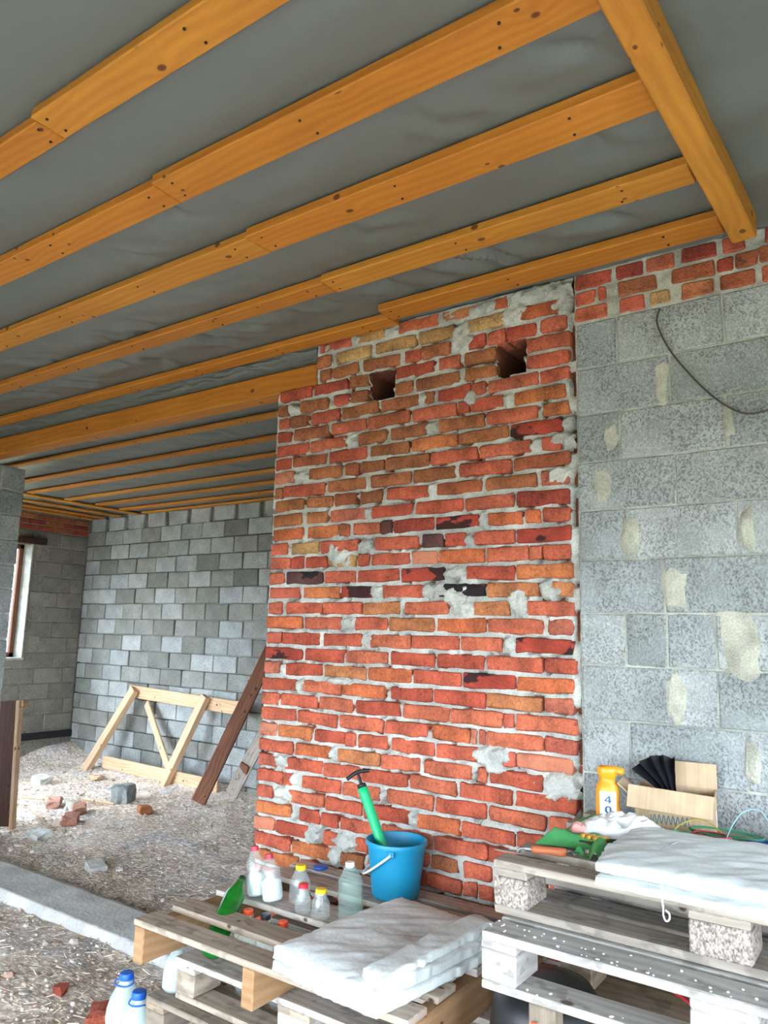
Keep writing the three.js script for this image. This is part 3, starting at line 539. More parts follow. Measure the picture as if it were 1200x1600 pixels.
// rubble on the earth floor
{
  const lump = (sx, sy, sz, s) => {
    const g = mergeVertices(new THREE.BoxGeometry(sx, sy, sz, 4, 3, 3).deleteAttribute('normal')), p = g.attributes.position;
    for (let i = 0; i < p.count; i++) { const x = p.getX(i), y = p.getY(i), z = p.getZ(i), k = 1 + 0.45 * (vnoise(x * 30 + s * 9, y * 30 + z * 25 + 50, s) - 0.5); p.setXYZ(i, x * k, y * (0.75 + 0.5 * vnoise(x * 25 + s, z * 25 + 9, s + 1)), z * k); }
    const n = g.toNonIndexed(); n.computeVertexNormals(); return n;
  };
  const R = [
    ['broken_brick', M.brick.q[0], [-4.43, -1.69], [0.17, 0.09, 0.12], 'pale pink half brick lying among the rubble nearest the upright board'],
    ['broken_brick', M.brick.q[1], [-3.95, -1.66], [0.2, 0.09, 0.12], 'broken pink brick tilted between the grey stub and the pale half brick'],
    ['broken_brick', M.brick.q[1], [-3.63, -1.36], [0.22, 0.1, 0.13], 'pink brick with a chipped face lying nearest the foundation strip'],
    ['broken_brick', M.brick.o[2], [-3.48, -2.06], [0.17, 0.08, 0.11], 'orange half brick lying alone in front of the brown plank'],
    ['broken_brick', M.brick.r[1], [-0.80, 0.50], [0.06, 0.045, 0.05], 'small red brick chip on the earth left of the pallets'],
    ['broken_brick', M.brick.r[0], [-0.36, 0.58], [0.12, 0.09, 0.1], 'red brick end at the bottom edge beside the water jugs'],
    ['block_stub', M.block[3], [-4.03, -2.2], [0.2, 0.19, 0.16], 'square grey block stub standing on the earth beyond the rubble'],
    ['mortar_lump', M.mortarCream, [-4.23, -1.78], [0.13, 0.07, 0.09], 'pale hollow pipe stub lying beside the half brick'],
    ['wood_offcut', M.pale, [-5.3, -2.75], [0.3, 0.04, 0.1], 'pale wood offcut on the earth beside the trestle foot'],
    ['stone', M.concrete, [-5.5, -2.2], [0.22, 0.1, 0.15], 'grey stone lying near the far corner of the earth floor'],
    ['stone', M.concrete, [-3.45, -0.95], [0.18, 0.06, 0.14], 'flat grey stone lying right of the foot of the upright board'],
    ['stone', M.concrete, [-2.35, -0.75], [0.2, 0.05, 0.12], 'flat pale stone half buried behind the foundation strip'],
  ];
  R.forEach(([n, m, [x, z], s, label], k) => solo(n, lump(...s, k + 3), m, label, n.includes('brick') ? 'brick' : n === 'stone' ? 'stone' : 'rubble', [x, groundY(x, z) + s[1] * 0.36, z], [rr(-0.12, 0.12), rr(-0.9, 0.9), rr(-0.15, 0.15)], n === 'broken_brick' ? 'broken bricks on the earth' : n === 'stone' ? 'stones on the earth' : null));
  const stick = (a, b, label) => { const S = thing('lath', label, 'lath', [0, 0, 0], 'laths on the earth'); beamBetween(S, 'lath', a, b, 0.03, 0.015, M.pale, rr(0, 1)); };
  stick([-4.95, 0.03, -1.55], [-4.5, 0.05, -1.62], 'thin pale lath lying at the left of the rubble'); stick([-4.3, 0.03, -1.93], [-3.80, 0.05, -1.95], 'thin pale lath lying across the middle of the rubble'); stick([-4.15, 0.03, -1.30], [-3.8, 0.05, -1.20], 'thin dark-ended lath beside the chipped pink brick');
}
// straw, chips and crumbs over the earth: nobody could count them
{
  const d = new THREE.Object3D();
  const scatter = (name, geo, m, n, label, cols, sc) => {
    const I = new THREE.InstancedMesh(geo, m, n); I.name = name; I.castShadow = I.receiveShadow = true; scene.add(I);
    tag(I, label, name.replace('_', ' '), null, 'stuff');
    const c = new THREE.Color();
    for (let i = 0; i < n; i++) {
      let x, z; do { const t = rnd(); x = t < 0.55 ? rr(-6.6, -2.0) : rr(-3.4, 0.28); z = t < 0.55 ? rr(-3.25, -0.3) : rr(-1.2, 1.6); } while ((z < 0.0 && z > -0.4 && x > -3.6 && rnd() < 0.9) || (x > -0.05 && z > -0.5 && z < 0.1));
      d.position.set(x, groundY(x, z) + rr(0.002, 0.012), z); d.rotation.set(rr(-0.25, 0.25), rr(0, 6.3), rr(-0.3, 0.3)); const s = sc(); d.scale.set(...s); d.updateMatrix(); I.setMatrixAt(i, d.matrix);
      c.set(pick(cols)); I.setColorAt(i, c);
    }
  };
  scatter('straw', new THREE.CylinderGeometry(1, 1, 1, 5).rotateZ(Math.PI / 2), mat(0xffffff), 6000, 'loose straw scattered over the whole earth floor', [0xdcd2bc, 0xd0c2a8, 0xe4dccc, 0xc2b49c, 0xb4a798], () => { const r = rr(0.001, 0.003); return [rr(0.015, 0.075), r, r]; });
  scatter('crumbs', new THREE.IcosahedronGeometry(1, 0), mat(0xffffff), 5000, 'crumbs of mortar and stone strewn over the earth floor', [0xd2ccc2, 0xc2bcb2, 0xdcd8d0, 0xaca498, 0xb89a88], () => { const r = rr(0.003, 0.012) * (rnd() < 0.06 ? 2.2 : 1); return [r * rr(0.8, 1.6), r * rr(0.4, 0.9), r]; });
}

// ================================================================== PALLETS
function pallet(label, x0, x1, z0, z1, bottom, o = {}) {
  const P = thing('wooden_pallet', label, 'pallet', [(x0 + x1) / 2, bottom, (z0 + z1) / 2], o.group);
  const L = x1 - x0, D = z1 - z0, m = o.m ?? M.pallet, H = 0.144, t = 0.022, bh = o.bearers ? 0 : H - 3 * t;
  const boards = o.boards ?? [[0, 0.1], [0.2, 0.3], [0.45, 0.55], [0.7, 0.8], [0.9, 1]].map(([a, b]) => [a * D, b * D]);
  for (const [a, b] of boards) part(P, 'deck_board', cbox(L - rr(0, 0.012), t, b - a, 0.003, 0.0012), pick(m), [rr(-0.004, 0.004), (o.bearers ? 0.148 : H) - t / 2 + rr(-0.001, 0.001), a + (b - a) / 2 - D / 2], [0, rr(-0.004, 0.004), 0]);
  if (o.bearers) {   // three long bearers under the boards
    for (const x of [-L / 2 + 0.03, -0.02, L / 2 - 0.03]) part(P, 'bearer', cbox(D - 0.01, 0.124, 0.052, 0.004, 0.0012), o.bm ?? M.palletBrown, [x, 0.0625, 0], [0, Math.PI / 2, 0]);
    return P;
  }
  const xs = [-L / 2 + 0.052, 0, L / 2 - 0.052], zs = D > 0.7 ? [-D / 2 + 0.07, 0, D / 2 - 0.075] : [-D / 2 + 0.07, D / 2 - 0.075];
  xs.forEach((x, k) => {
    part(P, 'cross_board', cbox(D - 0.006, t, k === 1 ? 0.14 : 0.1, 0.003, 0.0015), pick(m), [x, H - t * 1.5, 0], [0, Math.PI / 2, 0]);
    for (const z of zs) part(P, 'block', cbox(k === 1 ? 0.142 : 0.1, bh - 0.001, 0.14, 0.004, 0.0015), o.blockM ?? pick(m), [x, t + bh / 2, z]);
  });
  for (const z of zs) part(P, 'skid_board', cbox(L - 0.004, t - 0.001, z === 0 ? 0.14 : 0.1, 0.003, 0.0015), pick(m), [0, t / 2, z + Math.sign(z) * 0.018]);
  return P;
}
// left stack
pallet('bottom pallet of the low stack, resting on the earth', 0.36, 1.56, 0.07, 0.87, -0.012, { m: [M.palletDirty, M.pallet[3]], group: 'pallets of the low stack' });
pallet('second pallet from the ground in the low stack', 0.38, 1.58, 0.06, 0.86, 0.134, { m: [M.palletDirty, M.pallet[3]], group: 'pallets of the low stack' });
pallet('dirt-covered pallet in the low stack with the water jugs at its corner', 0.325, 1.525, 0.08, 0.90, 0.280, { m: [M.palletDirty, M.pallet[3]], group: 'pallets of the low stack' });
pallet('pallet set back directly beneath the top of the low stack', 0.435, 1.60, 0.06, 0.86, 0.426, { group: 'pallets of the low stack', m: [M.pallet[0], M.pallet[2], M.pallet[1]], boards: [[0, 0.1], [0.2, 0.3], [0.4, 0.5], [0.70, 0.80]] });
pallet('weathered top pallet of the low stack carrying bucket and bottles', 0.345, 1.555, 0.045, 0.995, 0.572, { group: 'pallets of the low stack', bearers: true, boards: [[-0.002, 0.10], [0.135, 0.255], [0.375, 0.545], [0.665, 0.775], [0.845, 0.95]], m: [M.pallet[0], M.pallet[1], M.pallet[2]] });
// right stack
for (let k = 0; k < 6; k++) pallet(['lowest', 'second lowest', 'third lowest', 'fourth lowest', 'fifth lowest', 'sixth lowest'][k] + ' pallet in the dark under the high stack', 1.80 + (k % 2) * 0.02, 3.0 + (k % 2) * 0.02, 0.04, 0.56, -0.012 + k * 0.1455, { group: 'pallets of the high stack', m: [M.pallet[3]], boards: [[0, 0.1], [0.21, 0.31], [0.42, 0.52]] });
pallet('chalky white pallet spattered with mortar, second from the top of the high stack', 1.774, 2.974, 0.185, 0.992, 0.863, { group: 'pallets of the high stack', m: M.palletWhite, boards: [[0, 0.12], [0.2, 0.3], [0.37, 0.47], [0.56, 0.682], [0.700, 0.807]] });
pallet('grey top pallet of the high stack with chipboard blocks', 1.746, 2.946, 0.06, 0.862, 1.009, { group: 'pallets of the high stack', m: M.palletGrey, blockM: M.chip });
{
  const I = new THREE.InstancedMesh(new THREE.IcosahedronGeometry(1, 0), mat(0xf0f0ec), 60), d = new THREE.Object3D(); I.name = 'mortar_spatter'; I.castShadow = I.receiveShadow = true; scene.add(I);
  tag(I, 'white mortar spatter on the chalky pallet boards', 'spatter', null, 'stuff');
  for (let i = 0; i < 60; i++) { const top = i < 45, q = rr(0.0015, 0.004); d.position.set(1.78 + Math.pow(rnd(), 1.3) * 0.75, top ? 1.0085 : 0.887, top ? rr(0.90, 0.988) : rr(0.93, 0.985)); d.scale.set(q * rr(0.8, 2), q * 0.6, q); d.rotation.set(0, rr(0, 6), 0); d.updateMatrix(); I.setMatrixAt(i, d.matrix); }
}
{
  const P = thing('timber_prop', 'short rough timber prop with a nail under the white pallet', 'prop', [1.935, -0.012, 0.935]);
  const post = part(P, 'post', cbox(0.868, 0.07, 0.06, 0.006, 0.003), M.palletDirty, [0, 0.435, 0], [0, 0, Math.PI / 2]);
  part(P, 'nail', new THREE.CylinderGeometry(0.003, 0.003, 0.04, 8), mat(0xb0563c, { roughness: 0.6 }), [-0.015, 0.83, 0.045], [1.2, 0, 0]);
  const B = thing('plastic_drum', 'black plastic drum standing in the dark under the white pallet', 'drum', [1.86, -0.012, 0.74]);
  part(B, 'drum', lathe([[0, 0], [0.15, 0], [0.165, 0.02], [0.165, 0.7], [0.155, 0.78], [0.12, 0.828], [0.06, 0.845], [0, 0.848]], 40), M.black);
  const G = thing('grey_rag', 'crumpled grey rag stuffed inside the white pallet', 'rag', [2.10, 0.886, 0.58]);
  part(G, 'rag', sheet(24, 20, (u, v) => { const a = u * 6.283, r = Math.sin(v * 1.57); return [0.07 * r * Math.cos(a) * (1 + 0.4 * (vnoise(u * 6, v * 5, 301) - 0.5)), 0.001 + 0.05 * Math.cos(v * 1.57) * (0.8 + 0.4 * vnoise(u * 7, v * 4, 303)), 0.08 * r * Math.sin(a) * (1 + 0.4 * (vnoise(u * 5, v * 6, 305) - 0.5))]; }, 0.3, 0.2), mat(0x6f6a66));
  solo('red_rope', tube([[1.90, 0.892, 0.5], [1.93, 0.93, 0.66], [1.98, 0.936, 0.72], [2.0, 0.905, 0.74], [2.18, 0.882, 0.72], [2.3, 0.882, 0.8], [2.36, 0.93, 0.84], [2.4, 0.882, 0.76]], 0.005, 60), plastic(0xb02430), 'red rope tangled inside the white pallet', 'rope');
}

// ================================================================== ON THE LOW STACK
const DY = 0.7205;
{ // bucket
  const B = thing('bucket', 'turquoise plastic bucket with a white handle against the brick wall', 'bucket', [0.955, DY, 0.165]);
  const blue = plastic(0x1490ba, { roughness: 0.42 });
  part(B, 'body', lathe([[0, 0.004], [0.098, 0.004], [0.101, 0.0], [0.104, 0.006], [0.128, 0.225], [0.1305, 0.25], [0.1355, 0.251], [0.1365, 0.238], [0.138, 0.238], [0.138, 0.256], [0.134, 0.259], [0.127, 0.257], [0.124, 0.225], [0.1, 0.012], [0, 0.012]], 48), blue);
  for (const s of [-1, 1]) part(B, 'ear', cbox(0.03, 0.03, 0.012, 0.004), blue, [Math.sin(0.42) * 0.136 * s, 0.222, Math.cos(0.42) * 0.136 * s], [0, 0.42, 0]);
  B.scale.set(0.94, 0.84, 0.94);
  // bail lying down over the front
  const pts = [], ax = [Math.sin(0.42), Math.cos(0.42)];
  for (let k = 0; k <= 20; k++) { const t = k / 20 * Math.PI, c = Math.cos(t) * 0.145, s = Math.sin(t); pts.push([ax[0] * c - ax[1] * 0.145 * s, 0.222 - 0.13 * s, ax[1] * c + ax[0] * 0.145 * s]); }
  part(B, 'handle', tube(pts, 0.0055, 48, 8), M.white);
}
{ // pump standing in the bucket
  const P = thing('hand_pump', 'green hand pump with a black grip standing in the bucket', 'pump');
  const g = plastic(0x12b877, { roughness: 0.45 });
  const a = V(0.985, DY + 0.018, 0.19), b = V(0.765, 1.135, 0.17), d = b.clone().sub(a), L = d.length(), q = new THREE.Quaternion().setFromUnitVectors(V(0, 1, 0), d.clone().normalize());
  P.position.copy(a); P.quaternion.copy(q);
  part(P, 'barrel', lathe([[0, 0], [0.02, 0], [0.0225, 0.004], [0.0225, 0.06], [0.0215, 0.065], [0.0215, L - 0.055], [0.023, L - 0.05], [0.023, L - 0.02], [0, L - 0.018]], 24), g);
  part(P, 'collar', lathe([[0, L - 0.02], [0.02, L - 0.02], [0.02, L - 0.004], [0.01, L], [0, L]], 20), M.black);
  const rod = part(P, 'rod', new THREE.CylinderGeometry(0.007, 0.008, 0.045, 10).translate(0, L + 0.018, 0), M.black);
  part(rod, 'grip', tube([[-0.043, L + 0.038, 0.03], [-0.018, L + 0.047, 0.012], [0.0, L + 0.05, 0], [0.018, L + 0.047, -0.012], [0.043, L + 0.038, -0.03]], 0.0085, 20, 8), M.black);
}
// bottles: body, neck ring, cap
function bottle(label, pos, R, H, m, capM, o = {}) {
  const B = thing(o.name ?? 'plastic_bottle', label, 'bottle', pos, o.group ?? 'plastic bottles on the pallets');
  const n = 0.0135 * (o.neck ?? 1), hs = H * (o.shoulder ?? 0.62);
  const prof = [[0, 0.006], [R * 0.55, 0.002], [R * 0.85, 0.0], [R, H * 0.08]];
  const ribs = o.ribs ?? 0; for (let k = 0; k <= ribs * 2; k++) prof.push([R * (k % 2 ? 0.93 : 1), H * 0.1 + (hs - H * 0.1) * (k / Math.max(1, ribs * 2))]);
  if (o.waist) { prof.push([R * 0.99, hs * 0.9], [R * 1.0, hs]); }
  prof.push([R * 0.92, hs + (H - hs) * 0.18], [R * 0.62, hs + (H - hs) * 0.5], [n * 1.35, hs + (H - hs) * 0.78], [n, hs + (H - hs) * 0.86], [n, H]);
  const body = part(B, 'body', lathe(prof, 28), m);
  part(body, 'neck_ring', lathe([[n, H * 0.985 - 0.016], [n * 1.35, H * 0.985 - 0.016], [n * 1.35, H * 0.985 - 0.011], [n, H * 0.985 - 0.011]], 20), m);
  if (capM) { const c = n * 1.18, k = []; k.push([0, H + 0.004], [c * 0.9, H + 0.004], [c, H + 0.002], [c, H - 0.014], [c * 0.9, H - 0.0145]); part(B, 'cap', lathe(k, 22), capM); }
  if (o.fill) part(B, o.fillName ?? 'milky_filling', lathe([[0, 0.008], [R * 0.82, 0.006], [R * 0.955, H * 0.09], [R * 0.955, H * o.fill], [R * 0.6, H * o.fill + 0.012], [0, H * o.fill + 0.016]], 24), o.fillM ?? M.milk);
  if (o.rot) B.rotation.set(...o.rot);
  return B;
}
const cap = { red: plastic(0xd8263c), yellow: plastic(0xf2cf10), white: plastic(0xf0f0ee), orange: plastic(0xf0582c), dark: plastic(0x20262e), blue: plastic(0x1d5fc0), green: plastic(0x15301c) };
const B1 = 0.7205;
bottle('clear bottle with red cap half full of milky white, leftmost of its pair', [0.535, B1, 0.54], 0.042, 0.185, M.pet, cap.red, { fill: 0.42, rot: [-0.03, 0, 0.2], shoulder: 0.6 });
bottle('clear bottle with red cap half full of milky white, beside the yellow-capped one', [0.624, B1, 0.545], 0.042, 0.172, M.pet, cap.red, { fill: 0.44, rot: [0, 0, 0.2], shoulder: 0.6 });
bottle('squat clear bottle with yellow cap behind the other small bottles', [0.705, B1, 0.48], 0.044, 0.135, M.pet, cap.yellow, { shoulder: 0.5, neck: 1.3 });
bottle('small clear bottle with red cap between the two yellow-capped bottles', [0.786, B1, 0.555], 0.032, 0.098, M.pet, cap.red, { shoulder: 0.5, neck: 1.2 });
bottle('small clear bottle with yellow cap nearest the big ribbed bottle', [0.878, B1, 0.56], 0.036, 0.1, M.pet, cap.yellow, { shoulder: 0.5, neck: 1.3 });
bottle('large ribbed greenish bottle with white cap in front of the bucket', [0.98, B1, 0.505], 0.048, 0.20, M.petTeal, cap.white, { shoulder: 0.66, ribs: 4, neck: 1.15, rot: [0, 0, 0.05] });
{
  const g = bottle('bright green bottle with dark cap lying between the deck boards', [0.60, 0.618, 0.845], 0.043, 0.32, M.petGreen, cap.green, { shoulder: 0.68 });
  g.quaternion.setFromUnitVectors(V(0, 1, 0), V(-0.10, 0.18, -0.25).normalize());
}
bottle('orange-capped bottle standing in the pallet gap beside the green one', [0.605, 0.4255, 0.662], 0.040, 0.290, M.pet, cap.orange, { shoulder: 0.6, neck: 1.2 });
bottle('black-capped bottle standing in the pallet gap between the orange caps', [0.697, 0.4255, 0.662], 0.040, 0.294, M.pet, cap.dark, { shoulder: 0.6, neck: 1.2 });
bottle('orange-capped bottle standing in the pallet gap nearest the white quilt', [0.785, 0.4255, 0.662], 0.040, 0.288, M.pet, cap.orange, { shoulder: 0.6, neck: 1.2 });
solo('screw_cap', lathe([[0, 0.012], [0.03, 0.012], [0.034, 0.009], [0.034, 0], [0.031, 0]], 28), cap.blue, 'flat blue lid lying on the back board behind the bottles', 'lid', [0.50, DY + 0.001, 0.10]);
// water jugs beside the stack
function jug(label, pos, R, H, o = {}) {
  const J = thing('water_jug', label, 'jug', pos, 'water jugs beside the pallets'); if (o.rot) J.rotation.set(...o.rot);
  const pr = [[0, 0.01], [R * 0.6, 0.002], [R * 0.9, 0], [R, 0.02]]; for (let k = 0; k <= 8; k++) pr.push([R * (k % 2 ? 0.955 : 1), 0.04 + H * 0.5 * k / 8]);
  pr.push([R * 0.96, H * 0.68], [R * 0.78, H * 0.8], [R * 0.48, H * 0.9], [0.024, H * 0.95], [0.024, H]);
  part(J, 'body', lathe(pr, 32), o.m ?? M.petCloudy);
  if (o.cap !== false) {
    const jc = part(J, 'cap', lathe([[0, H + 0.012], [0.024, H + 0.012], [0.028, H + 0.008], [0.029, H - 0.014], [0.026, H - 0.015]], 26), cap.blue);
    part(jc, 'carry_loop', tube([[-0.03, H - 0.012, 0], [-0.042, H - 0.02, 0.012], [-0.03, H - 0.026, 0.032], [0.02, H - 0.028, 0.036], [0.04, H - 0.02, 0.015], [0.03, H - 0.012, 0]], 0.003, 26), cap.blue);
  }
  return J;
}
jug('milky water jug with blue cap standing farther from the pallets', [0.05, 0.0, 0.765], 0.075, 0.375, { rot: [0, 0.4, 0.02] });
jug('milky water jug with blue cap standing nearer the pallets', [0.205, 0.0, 0.83], 0.078, 0.37, { rot: [0, 1.2, 0.0] });
bottle('cut clear bottle standing on the dirty pallet corner', [0.378, 0.4255, 0.80], 0.052, 0.14, M.petCloudy, null, { shoulder: 0.66, neck: 1.4 });

// quilts: folded padded layers with gathered edges
function quiltLayer(w, d, h, s, o = {}) {
  const g = mergeVertices(new THREE.BoxGeometry(w, h, d, 46, 4, 46).deleteAttribute('normal').deleteAttribute('uv')), p = g.attributes.position, uv = [];
  for (let i = 0; i < p.count; i++) {
    let x = p.getX(i), y = p.getY(i), z = p.getZ(i); const u = x / w * 2, v = z / d * 2, e = Math.max(Math.abs(u), Math.abs(v));
    uv.push(x + s, z + s * 0.3);
    const edge = 1 - Math.pow(e, 9) * 0.55, ruff = sstep(0.8, 1, e);
    const corner = Math.abs(u * v); x *= 1 - 0.03 * corner * corner; z *= 1 - 0.03 * corner * corner;
    x += ruff * 0.008 * (fbm(z * 45, x * 45 + y * 20, s, 2) - 0.5) * 2 + 0.012 * (fbm(z * 5, 3, s + 2, 2) - 0.5) * Math.sign(u) * ruff; z += ruff * 0.008 * (fbm(x * 45, z * 45 + y * 20, s + 1, 2) - 0.5) * 2;
    const wr = 0.010 * (fbm(x * 5 + 9, z * 9 + 9, s + 3, 3) - 0.5) + 0.006 * (fbm((x + z) * 22 + 9, (z - x) * 7 + 9, s + 4, 2) - 0.5) + 0.006 * ruff * (fbm(x * 60, z * 60, s + 5, 2) - 0.5);
    if (y > 0) y = y * edge + wr * (o.wrinkle ?? 1); else y = -h / 2 + (y + h / 2) * edge;
    p.setXYZ(i, x, y, z);
  }
  g.setAttribute('uv', new THREE.Float32BufferAttribute(uv, 2)); g.computeVertexNormals(); return g;
}
{
  const Q = thing('folded_quilt', 'thick white padded quilt folded on the low stack', 'quilt', [1.300, DY + 0.001, 0.70]); Q.rotation.y = -0.12;
  part(Q, 'lower_layer', quiltLayer(0.45, 0.66, 0.038, 311), M.cloth, [0, 0.019, 0]);
  part(Q, 'upper_layer', quiltLayer(0.455, 0.655, 0.045, 317, { wrinkle: 1.3 }), M.cloth, [-0.006, 0.058, 0.004]);
  part(Q, 'fold_roll', quiltLayer(0.085, 0.6, 0.034, 323), M.cloth, [0.165, 0.086, -0.01], [0, 0.03, -0.1]);
}

// ================================================================== ON THE HIGH STACK
const RY = 1.1545;
{
  const Q = thing('folded_mattress', 'long white padded mattress folded on the high stack', 'mattress', [2.455, RY, 0.64]); Q.rotation.y = 0.02;
  part(Q, 'lower_layer', quiltLayer(0.86, 0.50, 0.026, 331), M.cloth, [0.02, 0.013, 0.01]);
  part(Q, 'upper_layer', quiltLayer(0.85, 0.47, 0.038, 337, { wrinkle: 1.2 }), M.cloth, [0, 0.043, -0.005]);
}
{ const Q = scene.children.find((o) => o.name === 'folded_mattress'); part(Q, 'seam', tube([[-0.25, 0.056, -0.16], [-0.272, 0.060, -0.05], [-0.285, 0.059, 0.08], [-0.275, 0.053, 0.17]], 0.0025, 30), mat(0xaab2b4)); part(Q, 'seam', tube([[-0.37, 0.05, -0.14], [-0.385, 0.053, 0.0], [-0.39, 0.05, 0.12]], 0.002, 24), mat(0xaab2b4)); }
solo('white_string', tube([[2.226, RY + 0.034, 0.892], [2.228, RY + 0.01, 0.907], [2.231, RY - 0.02, 0.91], [2.231, RY - 0.034, 0.91], [2.237, RY - 0.045, 0.912], [2.245, RY - 0.04, 0.912], [2.245, RY - 0.026, 0.912], [2.237, RY - 0.02, 0.913]], 0.0022, 40), mat(0xe8ecf2), 'white string with a small loop hanging off the mattress edge', 'string');
{ // cardboard box with its flaps open
  const B = thing('cardboard_box', 'small open cardboard box with flaps folded out beside the block wall', 'box', [2.075, RY, 0.125]); B.rotation.y = 0.16;
  const w = 0.25, d = 0.14, h = 0.125, t = 0.004, m = M.card;
  const front = part(B, 'front_panel', cbox(w, h, t, 0.001), m, [0, h / 2, d / 2]); part(B, 'back_panel', cbox(w, h, t, 0.001), m, [0, h / 2, -d / 2]);
  for (const s of [-1, 1]) part(B, 'side_panel', cbox(d, h, t, 0.001), m, [s * w / 2, h / 2, 0], [0, Math.PI / 2, 0]);
  part(B, 'bottom', cbox(w, t, d, 0.001), m, [0, t / 2, 0]);
  part(B, 'front_flap', cbox(w + 0.02, 0.075, t, 0.001), m, [-0.012, h - 0.026, d / 2 + 0.026], [-0.42, 0, -0.05]);
  part(B, 'back_flap', cbox(w - 0.01, 0.085, t, 0.001), m, [0.01, h + 0.04, -d / 2 - 0.008], [-0.12, 0, 0]);
  part(B, 'side_flap', cbox(d, 0.07, t, 0.001), m, [-w / 2 - 0.03, h - 0.008, 0.01], [0.0, Math.PI / 2, 0.0]).rotateX(-0.9);
  const cv = document.createElement('canvas'); cv.width = 256; cv.height = 96; const cx = cv.getContext('2d'); cx.fillStyle = '#cfb48e'; cx.fillRect(0, 0, 256, 96); cx.strokeStyle = '#5d7f8c'; cx.lineWidth = 7; cx.beginPath(); cx.moveTo(12, 20); for (let k = 0; k <= 60; k++) cx.lineTo(12 + k * 3.9, 48 + 30 * Math.sin(k * 0.85)); cx.stroke();
  const ct = new THREE.CanvasTexture(cv); ct.colorSpace = THREE.SRGBColorSpace;
  part(front, 'printed_scribble', new THREE.PlaneGeometry(0.13, 0.045), mat(0xffffff, { map: ct }), [-0.015, 0.035 - h / 2, 0.0032]);
  part(B, 'white_label', cbox(0.028, 0.05, 0.001, 0.0003), mat(0xeef6f8), [w / 2 + 0.0028, 0.045, 0.015], [0, Math.PI / 2, 0]);
}
{ // pleated black film sticking out of the box
  const n = 9, pos = [], uv = [], idx = [];
  const a = V(2.06, RY + 0.095, 0.115);
  for (let k = 0; k <= n; k++) for (let j = 0; j <= 6; j++) {
    const t = k / n, r = j / 6, ang = 2.62 - 1.1 * t, len = 0.165 - 0.03 * Math.abs(t - 0.4) + (k % 2 ? 0.008 : 0);
    pos.push(a.x + Math.cos(ang) * len * r + 0.03 * (1 - r) * (t - 0.5), a.y + Math.sin(ang) * len * r * 0.85 + 0.014 * r * (vnoise(k * 2.3, 3, 493) - 0.5), a.z - 0.05 * r * t + (k % 2 ? 0.020 : -0.016) * (0.35 + r * 0.65) + 0.012 * (vnoise(k * 1.7, j * 0.9, 491) - 0.5)); uv.push(t, r);
  }
  for (let k = 0; k < n; k++) for (let j = 0; j < 6; j++) { const q = k * 7 + j; idx.push(q, q + 1, q + 8, q, q + 8, q + 7); }
  const g = new THREE.BufferGeometry(); g.setAttribute('position', new THREE.Float32BufferAttribute(pos, 3)); g.setAttribute('uv', new THREE.Float32BufferAttribute(uv, 2)); g.setIndex(idx); const f = g.toNonIndexed(); f.computeVertexNormals();
  solo('black_film', f, pmat(0x1a1c20, { roughness: 0.38 }), 'pleated black plastic film sticking out of the cardboard box', 'plastic film');
}
{ // orange spray bottle with label
  const B = thing('orange_bottle', 'orange plastic bottle with a blue and white label beside the box', 'bottle', [1.872, RY, 0.225]); B.rotation.y = 0.35;
  const or = plastic(0xf09a1c, { roughness: 0.35 });
  const body = lathe([[0, 0], [0.036, 0], [0.04, 0.006], [0.04, 0.105], [0.037, 0.125], [0.027, 0.14], [0.026, 0.15], [0.034, 0.165], [0.034, 0.182], [0.026, 0.19], [0, 0.192]], 32); body.scale(1, 1, 0.75);
  part(B, 'body', body, or);
  const cv = document.createElement('canvas'); cv.width = 128; cv.height = 256; const x = cv.getContext('2d'); x.fillStyle = '#e9eef0'; x.fillRect(0, 0, 128, 256); x.fillStyle = '#1d4f96'; x.font = 'bold 96px sans-serif'; x.textAlign = 'center'; x.fillText('4', 64, 110); x.fillText('0', 64, 210); x.fillStyle = '#9fc2d8'; x.fillRect(0, 226, 128, 30);
  const t = new THREE.CanvasTexture(cv); t.colorSpace = THREE.SRGBColorSpace;
  const lab = new THREE.CylinderGeometry(0.0408, 0.0408, 0.085, 24, 1, true, -0.75, 1.5); lab.scale(1, 1, 0.755);
  part(B, 'label', lab, mat(0xffffff, { map: t, roughness: 0.5 }), [0, 0.066, 0]);
  part(B, 'spout', cbox(0.055, 0.022, 0.024, 0.006), or, [0.03, 0.178, 0], [0, 0, -0.15]);
}
function crumple(w, d, h, s, o = {}) {   // a crumpled sheet standing up in folds, its rim lying on what it rests on
  const nu = o.n ?? 34, nv = o.n ?? 34;
  return sheet(nu, nv, (u, v) => {
    const a = u * Math.PI * 2, r = v; const wob = 1 + 0.5 * (vnoise(Math.cos(a) * 1.7 + 7, Math.sin(a) * 1.7 + 7, s) - 0.5);
    const x = Math.cos(a) * r * wob * w / 2, z = Math.sin(a) * r * wob * d / 2;
    const f = fbm(x * (o.f ?? 26) + 11, z * (o.f ?? 26) + 11, s + 3, 3);
    const ridge = Math.abs(f - 0.5) * 2;
    return [x, 0.0015 + h * (1 - r ** 3) * (0.25 + 1.1 * (1 - ridge)) * (0.4 + 0.6 * vnoise(x * 12 + 5, z * 12 + 5, s + 5)), z];
  }, w, d);
}
